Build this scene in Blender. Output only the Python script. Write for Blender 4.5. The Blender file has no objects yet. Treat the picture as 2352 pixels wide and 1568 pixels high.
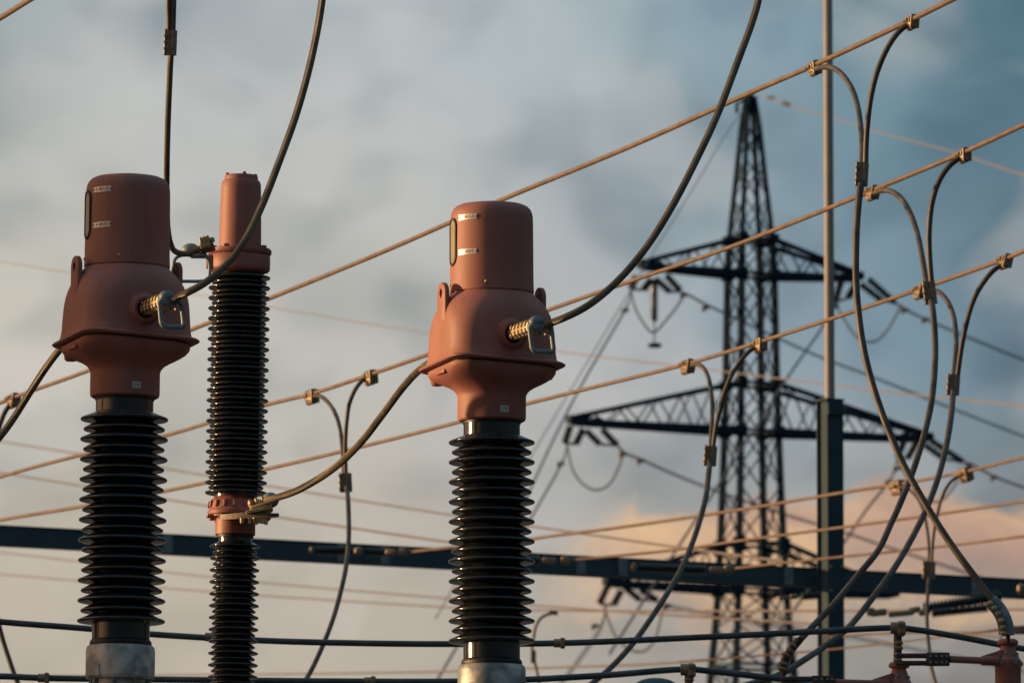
import bpy, math, random
from mathutils import Vector, Matrix, Quaternion
random.seed(7)
PI = math.pi
R = math.radians
scene = bpy.context.scene
COL = scene.collection

# ------------------------------------------------------------------ camera geometry
F = 20000.0                # focal length in units of a 2352 wide picture
PITCH = R(7.5)
CAM = Vector((0, 0, 1.7))
FW = Vector((0, math.cos(PITCH), math.sin(PITCH)))
UP = Vector((0, -math.sin(PITCH), math.cos(PITCH)))

def P(px, py, D):
    """world point seen at picture place (px, py), D metres in front of the camera"""
    d = FW + Vector(((px - 1176) / F, 0, 0)) + UP * ((784 - py) / F)
    return CAM + d * (D / d.y)

# ------------------------------------------------------------------ materials
def new_mat(name):
    m = bpy.data.materials.new(name)
    m.use_nodes = True
    nt = m.node_tree
    b = nt.nodes['Principled BSDF']
    return m, nt, b

def noisy(name, c1, c2, scale, rough=(.4, .6), metal=0.0, bump=0.0, bscale=None, coord='Object', detail=6.0, pos=(.35, .65), spec=.5, zs=1.0):
    m, nt, b = new_mat(name)
    tc = nt.nodes.new('ShaderNodeTexCoord')
    mp = nt.nodes.new('ShaderNodeMapping')
    mp.inputs['Scale'].default_value = (1, 1, zs)
    src = nt.nodes.new('ShaderNodeNewGeometry').outputs['Position'] if coord == 'World' else tc.outputs[coord]
    nt.links.new(src, mp.inputs['Vector'])
    n = nt.nodes.new('ShaderNodeTexNoise')
    n.inputs['Scale'].default_value = scale
    n.inputs['Detail'].default_value = detail
    nt.links.new(mp.outputs[0], n.inputs['Vector'])
    r = nt.nodes.new('ShaderNodeValToRGB')
    r.color_ramp.elements[0].color = (*c1, 1)
    r.color_ramp.elements[1].color = (*c2, 1)
    r.color_ramp.elements[0].position = pos[0]
    r.color_ramp.elements[1].position = pos[1]
    nt.links.new(n.outputs['Fac'], r.inputs['Fac'])
    nt.links.new(r.outputs['Color'], b.inputs['Base Color'])
    mr = nt.nodes.new('ShaderNodeMapRange')
    mr.inputs['To Min'].default_value = rough[0]
    mr.inputs['To Max'].default_value = rough[1]
    nt.links.new(n.outputs['Fac'], mr.inputs['Value'])
    nt.links.new(mr.outputs[0], b.inputs['Roughness'])
    b.inputs['Metallic'].default_value = metal
    b.inputs['Specular IOR Level'].default_value = spec
    if bump:
        n2 = nt.nodes.new('ShaderNodeTexNoise')
        n2.inputs['Scale'].default_value = bscale or scale * 5
        n2.inputs['Detail'].default_value = 4
        nt.links.new(src, n2.inputs['Vector'])
        bp = nt.nodes.new('ShaderNodeBump')
        bp.inputs['Strength'].default_value = bump
        bp.inputs['Distance'].default_value = .004
        nt.links.new(n2.outputs['Fac'], bp.inputs['Height'])
        nt.links.new(bp.outputs[0], b.inputs['Normal'])
    return m

def strand_mat(name, c1, c2, metal, rough, strands=22, lay=.21, bump=.9, groove=(.25, .23, .2)):
    """stranded wire: helical grooves from the tube's own uv (u round, v metres along)"""
    m, nt, b = new_mat(name)
    uv = nt.nodes.new('ShaderNodeUVMap')
    sp = nt.nodes.new('ShaderNodeSeparateXYZ')
    nt.links.new(uv.outputs[0], sp.inputs[0])
    def math_(op, a, bb):
        x = nt.nodes.new('ShaderNodeMath'); x.operation = op
        for i, v in enumerate((a, bb)):
            if v is None: continue
            if isinstance(v, (int, float)): x.inputs[i].default_value = v
            else: nt.links.new(v, x.inputs[i])
        return x.outputs[0]
    ph = math_('ADD', math_('MULTIPLY', sp.outputs[0], strands), math_('MULTIPLY', sp.outputs[1], strands / lay))
    s = math_('ABSOLUTE', math_('SINE', math_('MULTIPLY', ph, PI), None), None)
    tc = nt.nodes.new('ShaderNodeTexCoord')
    n = nt.nodes.new('ShaderNodeTexNoise'); n.inputs['Scale'].default_value = 9; n.inputs['Detail'].default_value = 5
    nt.links.new(tc.outputs['Object'], n.inputs['Vector'])
    r = nt.nodes.new('ShaderNodeValToRGB')
    r.color_ramp.elements[0].color = (*c1, 1); r.color_ramp.elements[0].position = .35
    r.color_ramp.elements[1].color = (*c2, 1); r.color_ramp.elements[1].position = .7
    nt.links.new(n.outputs['Fac'], r.inputs['Fac'])
    mx = nt.nodes.new('ShaderNodeMix'); mx.data_type = 'RGBA'; mx.blend_type = 'MULTIPLY'
    mx.inputs[0].default_value = 1
    rr = nt.nodes.new('ShaderNodeValToRGB')
    rr.color_ramp.elements[0].color = (*groove, 1); rr.color_ramp.elements[0].position = .05
    rr.color_ramp.elements[1].color = (1, 1, 1, 1); rr.color_ramp.elements[1].position = .6
    nt.links.new(s, rr.inputs['Fac'])
    nt.links.new(r.outputs[0], mx.inputs[6]); nt.links.new(rr.outputs[0], mx.inputs[7])
    nt.links.new(mx.outputs[2], b.inputs['Base Color'])
    b.inputs['Metallic'].default_value = metal
    b.inputs['Roughness'].default_value = rough
    bp = nt.nodes.new('ShaderNodeBump'); bp.inputs['Strength'].default_value = bump
    bp.inputs['Distance'].default_value = .002
    nt.links.new(s, bp.inputs['Height']); nt.links.new(bp.outputs[0], b.inputs['Normal'])
    return m

M = {}
def red_paint():
    m = noisy('brick_red_paint', (.325, .128, .104), (.405, .162, .130), 6, (.48, .66), bump=.16, bscale=150, zs=.35, detail=9, coord='World')
    nt = m.node_tree; b = nt.nodes['Principled BSDF']
    base = b.inputs['Base Color'].links[0].from_socket
    geo = nt.nodes.new('ShaderNodeNewGeometry')
    # rain streaks: thin, drawn out along the height, greyish dust
    mp = nt.nodes.new('ShaderNodeMapping'); mp.inputs['Scale'].default_value = (34, 34, 1.6)
    nt.links.new(geo.outputs['Position'], mp.inputs['Vector'])
    n = nt.nodes.new('ShaderNodeTexNoise'); n.inputs['Scale'].default_value = 1; n.inputs['Detail'].default_value = 5
    nt.links.new(mp.outputs[0], n.inputs['Vector'])
    r = nt.nodes.new('ShaderNodeMapRange'); r.inputs['From Min'].default_value = .52; r.inputs['From Max'].default_value = .78; r.inputs['To Max'].default_value = .35
    nt.links.new(n.outputs['Fac'], r.inputs['Value'])
    mx = nt.nodes.new('ShaderNodeMix'); mx.data_type = 'RGBA'
    nt.links.new(r.outputs[0], mx.inputs[0]); nt.links.new(base, mx.inputs[6]); mx.inputs[7].default_value = (.20, .105, .09, 1)
    # small pale scuffs
    n2 = nt.nodes.new('ShaderNodeTexNoise'); n2.inputs['Scale'].default_value = 38; n2.inputs['Detail'].default_value = 3
    nt.links.new(geo.outputs['Position'], n2.inputs['Vector'])
    r2 = nt.nodes.new('ShaderNodeMapRange'); r2.inputs['From Min'].default_value = .70; r2.inputs['From Max'].default_value = .76; r2.inputs['To Max'].default_value = .5
    nt.links.new(n2.outputs['Fac'], r2.inputs['Value'])
    mx2 = nt.nodes.new('ShaderNodeMix'); mx2.data_type = 'RGBA'
    nt.links.new(r2.outputs[0], mx2.inputs[0]); nt.links.new(mx.outputs[2], mx2.inputs[6]); mx2.inputs[7].default_value = (.50, .30, .25, 1)
    nt.links.new(mx2.outputs[2], b.inputs['Base Color'])
    return m
M['red'] = red_paint()
M['red_worn'] = noisy('brick_red_paint_on_castings', (.27, .10, .082), (.39, .15, .12), 11, (.42, .6), bump=.3, bscale=120, coord='World')
M['glaze'] = noisy('dark_brown_porcelain_glaze', (.008, .015, .022), (.026, .029, .032), 9, (.07, .22), zs=2, spec=.85, coord='World', bump=.03, bscale=60)
M['zinc'] = noisy('galvanised_steel', (.13, .18, .21), (.27, .32, .35), 17, (.42, .62), metal=.2, bump=.25, bscale=130)
M['cast'] = noisy('cast_bronze_aluminium', (.42, .31, .15), (.62, .47, .25), 28, (.38, .55), metal=.25, bump=.2, bscale=180)
M['galv'] = noisy('spangled_zinc_casting', (.24, .28, .30), (.68, .66, .62), 9, (.38, .62), metal=.2, bump=.3, bscale=60, detail=3, pos=(.38, .6), coord='World')
M['steel'] = noisy('blue_grey_coated_steel', (.022, .062, .085), (.038, .085, .112), 3, (.5, .65))
M['post'] = noisy('blue_grey_post_paint', (.03, .065, .09), (.05, .085, .11), 3, (.6, .75), spec=.12)
M['mast'] = noisy('weathered_zinc_mast', (.30, .275, .26), (.37, .34, .32), 4, (.5, .65))
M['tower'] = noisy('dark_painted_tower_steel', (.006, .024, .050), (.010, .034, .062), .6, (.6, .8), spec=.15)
M['brass'] = noisy('weathered_line_hardware', (.22, .165, .115), (.34, .26, .18), 30, (.42, .58), metal=.3)
M['dark'] = noisy('black_rubber_and_hole_shade', (.008, .009, .011), (.014, .015, .018), 20, (.4, .6))
M['darkmetal'] = noisy('oxidised_dark_copper', (.045, .038, .034), (.11, .085, .07), 30, (.35, .55), metal=.4, bump=.3, bscale=150)
M['tag'] = noisy('engraved_aluminium_tag', (.62, .62, .60), (.74, .74, .71), 40, (.28, .4), metal=.35)
M['ink'] = noisy('grey_engraving', (.16, .16, .16), (.28, .28, .28), 60, (.5, .7))
M['glass'] = noisy('oil_gauge_glass', (.34, .30, .22), (.42, .38, .28), 6, (.05, .12), spec=.6)
M['cable'] = strand_mat('stranded_aluminium_cable', (.12, .105, .08), (.25, .215, .16), .4, .42)
M['wire'] = strand_mat('stranded_overhead_wire', (.165, .112, .083), (.245, .172, .126), .1, .6, bump=.12, groove=(.8, .8, .8))
M['busw'] = strand_mat('dull_lower_wire', (.05, .075, .09), (.10, .13, .145), .3, .5, bump=.2, groove=(.7, .7, .7))
M['farw'] = noisy('far_line_wire', (.16, .145, .145), (.21, .185, .18), 2, (.5, .6))
M['bright_wire'] = noisy('new_bare_far_wire', (.24, .20, .15), (.30, .25, .19), 2, (.5, .6))
M['render'] = noisy('grey_wall_render', (.28, .27, .25), (.36, .35, .33), 2, (.8, .9))
M['jumper'] = strand_mat('weathered_jumper_strand', (.065, .06, .055), (.155, .135, .115), .3, .5, bump=.25, groove=(.6, .6, .6))
M['gravel'] = noisy('grey_gravel', (.06, .06, .055), (.14, .13, .115), 14, (.85, .95), bump=.8, bscale=40)

# ------------------------------------------------------------------ mesh building
class MB:
    def __init__(s):
        s.v = []; s.f = []; s.uv = []
    def ring_loft(s, rings, cap=True, closed=True, uvs=None):
        base = len(s.v); n = len(rings[0])
        for r in rings: s.v.extend(Vector(p) for p in r)
        for k in range(len(rings) - 1):
            for i in range(n if closed else n - 1):
                j = (i + 1) % n
                a = base + k * n
                s.f.append((a + i, a + j, a + n + j, a + n + i))
                if uvs:
                    s.uv.append(((i / n, uvs[k]), ((i + 1) / n, uvs[k]), ((i + 1) / n, uvs[k + 1]), (i / n, uvs[k + 1])))
                else: s.uv.append(None)
        if cap:
            s.f.append(tuple(base + i for i in range(n - 1, -1, -1))); s.uv.append(None)
            a = base + (len(rings) - 1) * n
            s.f.append(tuple(a + i for i in range(n))); s.uv.append(None)
        return s
    def lathe(s, prof, m=None, seg=48, cap=True):
        """prof: (radius, z) from the bottom up; m places it"""
        m = m or Matrix()
        rings = []
        for r, z in prof:
            rings.append([m @ Vector((max(r, 1e-4) * math.cos(2 * PI * i / seg), max(r, 1e-4) * math.sin(2 * PI * i / seg), z)) for i in range(seg)])
        return s.ring_loft(rings, cap)
    def rbox(s, sx, sy, sz, m=None, r=.003, k=2):
        """box with rounded edges, centred"""
        m = m or Matrix()
        r = min(r, sx * .49, sy * .49, sz * .49)
        def sec(ins, z):
            hx, hy = sx / 2 - ins, sy / 2 - ins
            rr = max(r - ins * .5, r * .4)
            pts = []
            for cx, cy, a0 in ((hx - rr, hy - rr, 0), (-hx + rr, hy - rr, PI / 2), (-hx + rr, -hy + rr, PI), (hx - rr, -hy + rr, 1.5 * PI)):
                for q in range(k + 1):
                    a = a0 + q * PI / 2 / k
                    pts.append(m @ Vector((cx + rr * math.cos(a), cy + rr * math.sin(a), z)))
            return pts
        s.ring_loft([sec(r * .8, -sz / 2), sec(0, -sz / 2 + r * .8), sec(0, sz / 2 - r * .8), sec(r * .8, sz / 2)])
        return s
    def tube(s, pts, rad, seg=10, smooth=6, cap=True, v0=0):
        pts = [Vector(p) for p in pts]
        if smooth > 1 and len(pts) > 2: pts = spline(pts, smooth)
        n = len(pts)
        rads = rad if isinstance(rad, (list, tuple)) else [rad] * n
        if len(rads) != n: rads = [rads[min(len(rads) - 1, int(i * len(rads) / n))] for i in range(n)]
        T = [(pts[min(i + 1, n - 1)] - pts[max(i - 1, 0)]).normalized() for i in range(n)]
        up = Vector((0, 0, 1)) if abs(T[0].z) < .9 else Vector((1, 0, 0))
        N = (up - T[0] * up.dot(T[0])).normalized()
        rings = []; vs = []; L = v0
        for i in range(n):
            if i:
                L += (pts[i] - pts[i - 1]).length
                N = (N - T[i] * N.dot(T[i])).normalized()
            B = T[i].cross(N)
            rings.append([pts[i] + (N * math.cos(2 * PI * q / seg) + B * math.sin(2 * PI * q / seg)) * rads[i] for q in range(seg)])
            vs.append(L)
        s.ring_loft(rings, cap, uvs=vs)
        return s
    def bar(s, a, b, w, h=None):
        """straight square bar between two points"""
        a = Vector(a); b = Vector(b); h = h or w
        d = (b - a); L = d.length
        if L < 1e-6: return s
        q = d.to_track_quat('Z', 'Y')
        m = Matrix.Translation((a + b) / 2) @ q.to_matrix().to_4x4()
        hx, hy, hz = w / 2, h / 2, L / 2
        s.ring_loft([[m @ Vector((x, y, z)) for x, y in ((-hx, -hy), (hx, -hy), (hx, hy), (-hx, hy))] for z in (-hz, hz)])
        return s
    def hexbolt(s, m, r, h):
        """hexagonal head standing up along m's z"""
        s.ring_loft([[m @ Vector((rr * math.cos(PI / 3 * i), rr * math.sin(PI / 3 * i), z)) for i in range(6)] for rr, z in ((r, -h * .3), (r, h * .85), (r * .8, h))])
        return s
    def sphere(s, c, r, m=None, seg=16, sq=(1, 1, 1)):
        m = (m or Matrix()) @ Matrix.Translation(c) @ Matrix.Diagonal((*sq, 1))
        return s.lathe([(r * math.cos(a), r * math.sin(a)) for a in [(-.5 + q / 8) * PI for q in range(9)]], m, seg)
    def extrude(s, outline, y0, y1, m=None):
        """outline in xz, extruded along y"""
        m = m or Matrix()
        s.ring_loft([[m @ Vector((x, y, z)) for x, z in outline] for y in (y0, y1)])
        return s
    def build(s, name, mat, parent=None, sharp=38):
        me = bpy.data.meshes.new(name)
        me.from_pydata([tuple(v) for v in s.v], [], s.f)
        if any(u for u in s.uv):
            ul = me.uv_layers.new(name='UVMap')
            k = 0
            for fi, f in enumerate(s.f):
                for q in range(len(f)):
                    ul.data[k].uv = s.uv[fi][q] if s.uv[fi] else (0, 0)
                    k += 1
        me.validate()
        import bmesh
        bm = bmesh.new(); bm.from_mesh(me)
        bmesh.ops.recalc_face_normals(bm, faces=bm.faces)
        bm.to_mesh(me); bm.free()
        me.shade_smooth()
        me.set_sharp_from_angle(angle=R(sharp))
        me.materials.append(M[mat] if isinstance(mat, str) else mat)
        o = bpy.data.objects.new(name, me)
        COL.objects.link(o)
        if parent is not None: o.parent = parent
        return o

def build_each(mb, name, mat, parent, per=1):
    """one object for every `per` separate pieces of the builder"""
    root = list(range(len(mb.v)))
    def find(a):
        while root[a] != a:
            root[a] = root[root[a]]; a = root[a]
        return a
    for f in mb.f:
        r0 = find(f[0])
        for q in f[1:]: root[find(q)] = r0
    groups = {}
    for i, f in enumerate(mb.f): groups.setdefault(find(f[0]), []).append(i)
    keys = sorted(groups, key=lambda g: groups[g][0])
    out = []
    for a in range(0, len(keys), per):
        sub = MB(); mp = {}
        for g in keys[a:a + per]:
            for i in groups[g]:
                sub.f.append(tuple(mp.setdefault(q, len(mp)) for q in mb.f[i])); sub.uv.append(mb.uv[i])
        inv_ = sorted(mp, key=lambda q: mp[q]); sub.v = [mb.v[q] for q in inv_]
        out.append(sub.build(name, mat, parent))
    return out

def spline(pts, k):
    """centripetal Catmull-Rom, so that uneven spacing does not kink"""
    out = []
    n = len(pts)
    ext = [pts[0] * 2 - pts[1]] + pts + [pts[-1] * 2 - pts[-2]]
    for i in range(n - 1):
        p0, p1, p2, p3 = ext[i:i + 4]
        t0 = 0; t1 = t0 + max((p1 - p0).length, 1e-5) ** .5
        t2 = t1 + max((p2 - p1).length, 1e-5) ** .5; t3 = t2 + max((p3 - p2).length, 1e-5) ** .5
        for q in range(k):
            t = t1 + (t2 - t1) * q / k
            A1 = p0 * ((t1 - t) / (t1 - t0)) + p1 * ((t - t0) / (t1 - t0))
            A2 = p1 * ((t2 - t) / (t2 - t1)) + p2 * ((t - t1) / (t2 - t1))
            A3 = p2 * ((t3 - t) / (t3 - t2)) + p3 * ((t - t2) / (t3 - t2))
            B1 = A1 * ((t2 - t) / (t2 - t0)) + A2 * ((t - t0) / (t2 - t0))
            B2 = A2 * ((t3 - t) / (t3 - t1)) + A3 * ((t - t1) / (t3 - t1))
            out.append(B1 * ((t2 - t) / (t2 - t1)) + B2 * ((t - t1) / (t2 - t1)))
    out.append(pts[-1])
    return out

def tag(o, label=None, cat=None, group=None, kind=None):
    if label: o['label'] = label
    if cat: o['category'] = cat
    if group: o['group'] = group
    if kind: o['kind'] = kind
    return o

def empty(name, loc=(0, 0, 0), rz=0):
    o = bpy.data.objects.new(name, None)
    o.empty_display_size = .2
    COL.objects.link(o)
    o.location = loc; o.rotation_euler = (0, 0, rz)
    return o

def copy_tree(o, parent=None):
    c = o.copy(); COL.objects.link(c)
    if parent is not None: c.parent = parent
    for ch in [x for x in o.children]: copy_tree(ch, c)
    return c

def frame(origin, x, up=Vector((0, 0, 1))):
    """matrix with local x along x, z near up"""
    x = Vector(x).normalized()
    z = (up - x * up.dot(x)).normalized()
    y = z.cross(x)
    m = Matrix((x, y, z)).transposed().to_4x4()
    return Matrix.Translation(origin) @ m

def axis(origin, d):
    return Matrix.Translation(origin) @ Vector(d).to_track_quat('Z', 'Y').to_matrix().to_4x4()

def bend(verts_faces, R0, psi0, z0):
    """wrap flat (u, v, w) round a vertical cylinder of radius R0 at angle psi0 from -y towards -x"""
    out = []
    for u, v, w in verts_faces:
        a = psi0 - u / R0
        out.append(Vector((-math.sin(a) * (R0 + w), -math.cos(a) * (R0 + w), z0 + v)))
    return out

def curved_plate(w, h, t, R0, psi0, z0, mb=None):
    mb = mb or MB()
    N = 8
    rings = []
    for i in range(N + 1):
        u = -w / 2 + w * i / N
        rings.append(bend([(u, -h / 2, -.003), (u, -h / 2, t), (u, h / 2, t), (u, h / 2, -.003)], R0, psi0, z0))
    mb.ring_loft(rings)
    return mb

def letters(txt, size, R0, psi0, z0, w, parent, shift=0):
    cu = bpy.data.curves.new('lettering', 'FONT')
    cu.body = txt; cu.size = size; cu.align_x = 'CENTER'; cu.align_y = 'CENTER'; cu.space_character = 1.15
    cu.offset = size * .012
    tmp = bpy.data.objects.new('lettering', cu); COL.objects.link(tmp)
    dg = bpy.context.evaluated_depsgraph_get()
    me = bpy.data.meshes.new_from_object(tmp.evaluated_get(dg))
    bpy.data.objects.remove(tmp)
    me.name = 'lettering'
    me.materials.clear()
    pts = bend([(v.co.x + shift, v.co.y, w) for v in me.vertices], R0, psi0, z0)
    for v, p in zip(me.vertices, pts): v.co = p
    me.materials.append(M['ink'])
    o = bpy.data.objects.new('lettering', me); COL.objects.link(o); o.parent = parent
    return o

def sheds(z_top, n_big, pitch, r_big, r_small, r_core, z_end, neck=None, t=.0074):
    """porcelain profile from the bottom up: big sheds at z_top, z_top-pitch..., a small one midway"""
    prof = [(r_core, z_end)]
    seq = []
    for i in range(n_big):
        seq.append((z_top - i * pitch, r_big))
        if i < n_big - 1: seq.append((z_top - (i + .5) * pitch, r_small))
    k = pitch / .0937
    for z, r in sorted(seq):
        d = r - r_core
        prof += [(r_core, z - .0115 * k), (r_core + d * .12, z - .0085 * k), (r_core + d * .55, z - .0085 * k), (r - t * 1.0, z - t * .95), (r - t * .3, z - t * .7), (r, z), (r - t * .12, z + t * .42),
                 (r - t * .45, z + t * .78), (r - d * .20, z + .0105 * k), (r - d * .45, z + .0175 * k), (r - d * .68, z + .0245 * k), (r_core + d * .14, z + .0300 * k), (r_core, z + .0342 * k)]
    prof.append((r_core, (neck if neck is not None else z_top + .04 * k)))
    return prof

def rsq(s, rc, z, seg=14):
    """rounded square section, half side s, corner radius rc"""
    pts = []
    for cx, cy, a0 in ((1, 1, 0), (-1, 1, PI / 2), (-1, -1, PI), (1, -1, 1.5 * PI)):
        for q in range(seg):
            a = a0 + q * PI / 2 / (seg - 1) if rc < s - 1e-4 else a0 + q * PI / 2 / seg
            pts.append(Vector((cx * (s - rc) + rc * math.cos(a), cy * (s - rc) + rc * math.sin(a), z)))
    return pts

def skew(mb, up=.022):
    """the rim of the housing stands a little higher at its front corner"""
    for p in mb.v:
        w_ = max(0, 1 - max(0, abs(p.z) - .045) / .075)
        p.z += up * (-p.x - p.y) / .54 * w_
    return mb

def h_column(mb, x, y, z0, z1, w, t, rz=0):
    m = Matrix.Translation((x, y, 0)) @ Matrix.Rotation(rz, 4, 'Z')
    for cy in (-w / 2 + t / 2, w / 2 - t / 2):
        mb.ring_loft([[m @ Vector((a, b + cy, z)) for a, b in ((-w / 2, -t / 2), (w / 2, -t / 2), (w / 2, t / 2), (-w / 2, t / 2))] for z in (z0, z1)])
    mb.ring_loft([[m @ Vector((a, b, z)) for a, b in ((-t * .4, -w / 2 + t), (t * .4, -w / 2 + t), (t * .4, w / 2 - t), (-t * .4, w / 2 - t))] for z in (z0, z1)])

# ------------------------------------------------------------------ instrument transformer
def make_transformer(ground):
    """local x runs along the row, -y is the front terminal; ground = local z of the ground"""
    root = empty('instrument_transformer')
    cap = MB().lathe([(.188, .345), (.1995, .348), (.1995, .352), (.1975, .40), (.1965, .55), (.1955, .67), (.1945, .708), (.191, .728), (.183, .745), (.170, .758), (.150, .767), (.12, .772), (.0, .774)], seg=96)
    cap = cap.build('cap', 'red', root)
    # oil gauge on the -x side
    g = MB()
    def slot(hw, hh, w):
        pts = []
        for q in range(13): pts.append((hw * math.cos(PI * q / 12), hh - hw + hw * math.sin(PI * q / 12), w))
        for q in range(13): pts.append((-hw * math.cos(PI * q / 12), -(hh - hw) - hw * math.sin(PI * q / 12), w))
        return bend(pts, .197, R(90), .582)
    g.ring_loft([slot(.041, .115, -.004), slot(.041, .115, .003), slot(.038, .112, .006), slot(.030, .104, .006), slot(.028, .102, .0015)], cap=False)
    gf = g.build('gauge_frame', 'dark', root)
    MB().ring_loft([slot(.0285, .1025, -.003), slot(.0285, .1025, .0022)]).build('gauge_glass', 'glass', gf)
    for z, txt in ((.690, '\u2190MAX'), (.525, '\u2190MIN')):
        pl = curved_plate(.104, .0255, .0015, .1968, R(57), z).build('label_plate', 'tag', root)
        letters(txt, .0235, .1968, R(57), z, .0022, pl)
        rv = MB()
        for u in (-.048, .048):
            c = bend([(u, 0, .001)], .1968, R(57), z)[0]
            rv.lathe([(.0035, 0), (.0035, .0015), (.001, .0025)], axis(c, (c.x, c.y, 0)), 10)
        build_each(rv, 'rivet', 'dark', pl)
    c = bend([(0, 0, 0)], .198, R(28.6), .380)[0]
    MB().lathe([(.0075, -.002), (.007, .003), (.004, .0065), (.0, .0075)], axis(c, (c.x, c.y, 0)), 14).build('screw', 'cast', root)
    for a in (-88, 100, 150):
        c = bend([(0, 0, 0)], .198, R(a), .380)[0]
        MB().lathe([(.0075, -.002), (.007, .003), (.004, .0065), (.0, .0075)], axis(c, (c.x, c.y, 0)), 14).build('screw', 'cast', root)
    # domed housing going from round to rounded square
    st = [(.150, .150, .372), (.188, .188, .370), (.190, .190, .362), (.192, .192, .350), (.1945, .1945, .344), (.205, .201, .330), (.217, .204, .316), (.228, .202, .300), (.238, .196, .280), (.247, .185, .258), (.2535, .172, .232), (.2575, .161, .205),
          (.2600, .152, .178), (.2615, .145, .147), (.263, .139, .10), (.2645, .135, .05), (.268, .133, .022), (.272, .132, .010), (.272, .132, -.004)]
    b = MB()
    b.ring_loft([rsq(s, min(rc, s - .0006), z) for s, rc, z in reversed(st)])
    hs = skew(b).build('housing', 'red', root, sharp=50)
    # drip lip and the tray below it
    b = MB()
    b.ring_loft([rsq(s, rc, z) for s, rc, z in ((.255, .11, -.014), (.284, .090, -.014), (.289, .090, -.010), (.289, .090, -.005), (.283, .092, .001), (.270, .105, .008), (.264, .115, .014))])
    skew(b).build('lip', 'red', root, sharp=30)
    b = MB()
    sec = [(.1315, .1315, -.262), (.150, .150, -.262), (.1585, .1585, -.256), (.1615, .1615, -.244), (.1615, .1615, -.150), (.163, .163, -.140), (.168, .167, -.128), (.181, .176, -.112), (.203, .184, -.096), (.226, .180, -.083), (.243, .166, -.071), (.254, .150, -.060),
           (.260, .138, -.050), (.263, .130, -.040), (.263, .126, -.026), (.258, .12, -.021)]
    b.ring_loft([rsq(s, min(rc, s - .0006), z) for s, rc, z in sec])
    skew(b).build('neck', 'red', root, sharp=32)
    dk = MB(); dk.ring_loft([rsq(.254, .115, -.030), rsq(.254, .115, -.010)]); skew(dk).build('gasket', 'dark', root)
    # small cast pads under the tray corners
    pads = MB()
    for sx, sy in ((1, -1), (1, 1), (-1, 1)):
        pads.lathe([(.0, -.078), (.024, -.078), (.030, -.070), (.034, -.044)], Matrix.Translation((sx * .200, sy * .200, .018 * (-sx - sy) / 2)), 20)
    build_each(pads, 'corner_pad', 'red', root)


    fx = MB().rbox(.014, .11, .020, Matrix.Translation((-.262, -.02, -.040)), .005).build('edge_clip', 'red', root)
    # lifting lugs
    for sx in (-1, 1):
        o = []
        hw = .052
        for q in range(15):
            a = PI * q / 14
            o.append((hw * math.cos(a), .335 + .052 * math.sin(a)))
        o = [(hw, .185)] + o + [(-hw, .185)]
        lg = MB(); x0, x1 = sx * .232, sx * .2575
        n = len(o)
        hole = [(.016 * math.cos(-2 * PI * q / n + PI / 2 * .0), .335 + .02 * math.sin(2 * PI * q / n)) for q in range(n)]
        # plate with a real hole: outer and inner loops bridged
        cx = .335
        inner = []
        for (yy, zz) in o:
            a = math.atan2(zz - cx, yy)
            inner.append((.018 * math.cos(a), cx + .023 * math.sin(a)))
        def L(lst, x, k=1.0): return [Vector((x, yy, zz)) for yy, zz in lst]
        oi = [(yy * .90, cx + (zz - cx) * (.93 if zz > .2 else 1)) for yy, zz in o]
        lg.ring_loft([L(inner, x0), L(oi, x0), L(o, x0 + sx * .004), L(o, x1 - sx * .004), L(oi, x1), L(inner, x1), L(inner, x0)], cap=False)
        # cheek that fairs the lug into the dome
        lg.ring_loft([[Vector((sx * .15, -.012, .20)), Vector((sx * .15, .012, .20)), Vector((sx * .15, .012, .352)), Vector((sx * .15, -.012, .352))],
                      [Vector((sx * .238, -.020, .12)), Vector((sx * .238, .020, .12)), Vector((sx * .238, .016, .31)), Vector((sx * .238, -.016, .31))]])
        lg.build('lifting_lug', 'red', root, sharp=45)
    # terminals front and rear
    for sy in (-1, 1):
        m = axis((0, 0, .120), (0, sy, 0))
        tb = MB().lathe([(.085, .24), (.080, .262), (.070, .270), (.064, .278), (.063, .286), (.058, .292), (.046, .292), (.043, .288), (.043, .262)], m, 48, cap=False).build('terminal_bushing', 'red_worn', root)
        MB().lathe([(.0, .255), (.031, .255), (.031, .345), (.0, .345)], m, 32).build('stem', 'red_worn', tb)
        MB().lathe([(.0, .262), (.044, .262), (.044, .264), (.0, .264)], m, 32).build('seal', 'dark', tb)
        # clamp body, its two rows of bolts on discs coloured as hole shade
        cb = MB()
        mm = frame((0, sy * .445, .120), (0, sy, 0))
        cb.rbox(.235, .074, .068, mm, .018, 4)
        cb.build('connector', 'cast', root)
        con = COL.objects[-1]
        dk = MB(); bo = MB()
        for side in (-1, 1):
            for zz in (-.018, .018):
                for i in range(5):
                    c = mm @ Vector((-.096 + i * .046, side * .0368, zz))
                    d = mm.to_3x3() @ Vector((0, side, 0))
                    dk.lathe([(.0, -.001), (.0155, -.001), (.0155, .0008), (.0, .0009)], axis(c, d), 16)
                    bo.hexbolt(axis(c + d * .0012, d), .0062, .004)
        for i in range(5):
            c = mm @ Vector((-.098 + i * .046, 0, .0338)); d = Vector((0, 0, 1))
            dk.lathe([(.0, -.001), (.0155, -.001), (.0155, .0008), (.0, .0009)], axis(c, d), 16)
            bo.hexbolt(axis(c + d * .0012, d), .0062, .004)
        if sy < 0: build_each(dk, 'hole_shade_disc', 'dark', con); build_each(bo, 'bolt', 'cast', con)
        e = sy * .595
        sd = MB().sphere((0, sy * .585, .139), .031, None, 24, (1.2, .9, .95))
        sd.rbox(.085, .055, .040, Matrix.Translation((0, sy * .585, .112)), .014, 3)
        sd.build('cable_saddle', 'zinc', root)
        # hanging rectangular loop
        hw, hh, zc = .054, .060, .058
        loop = []
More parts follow.
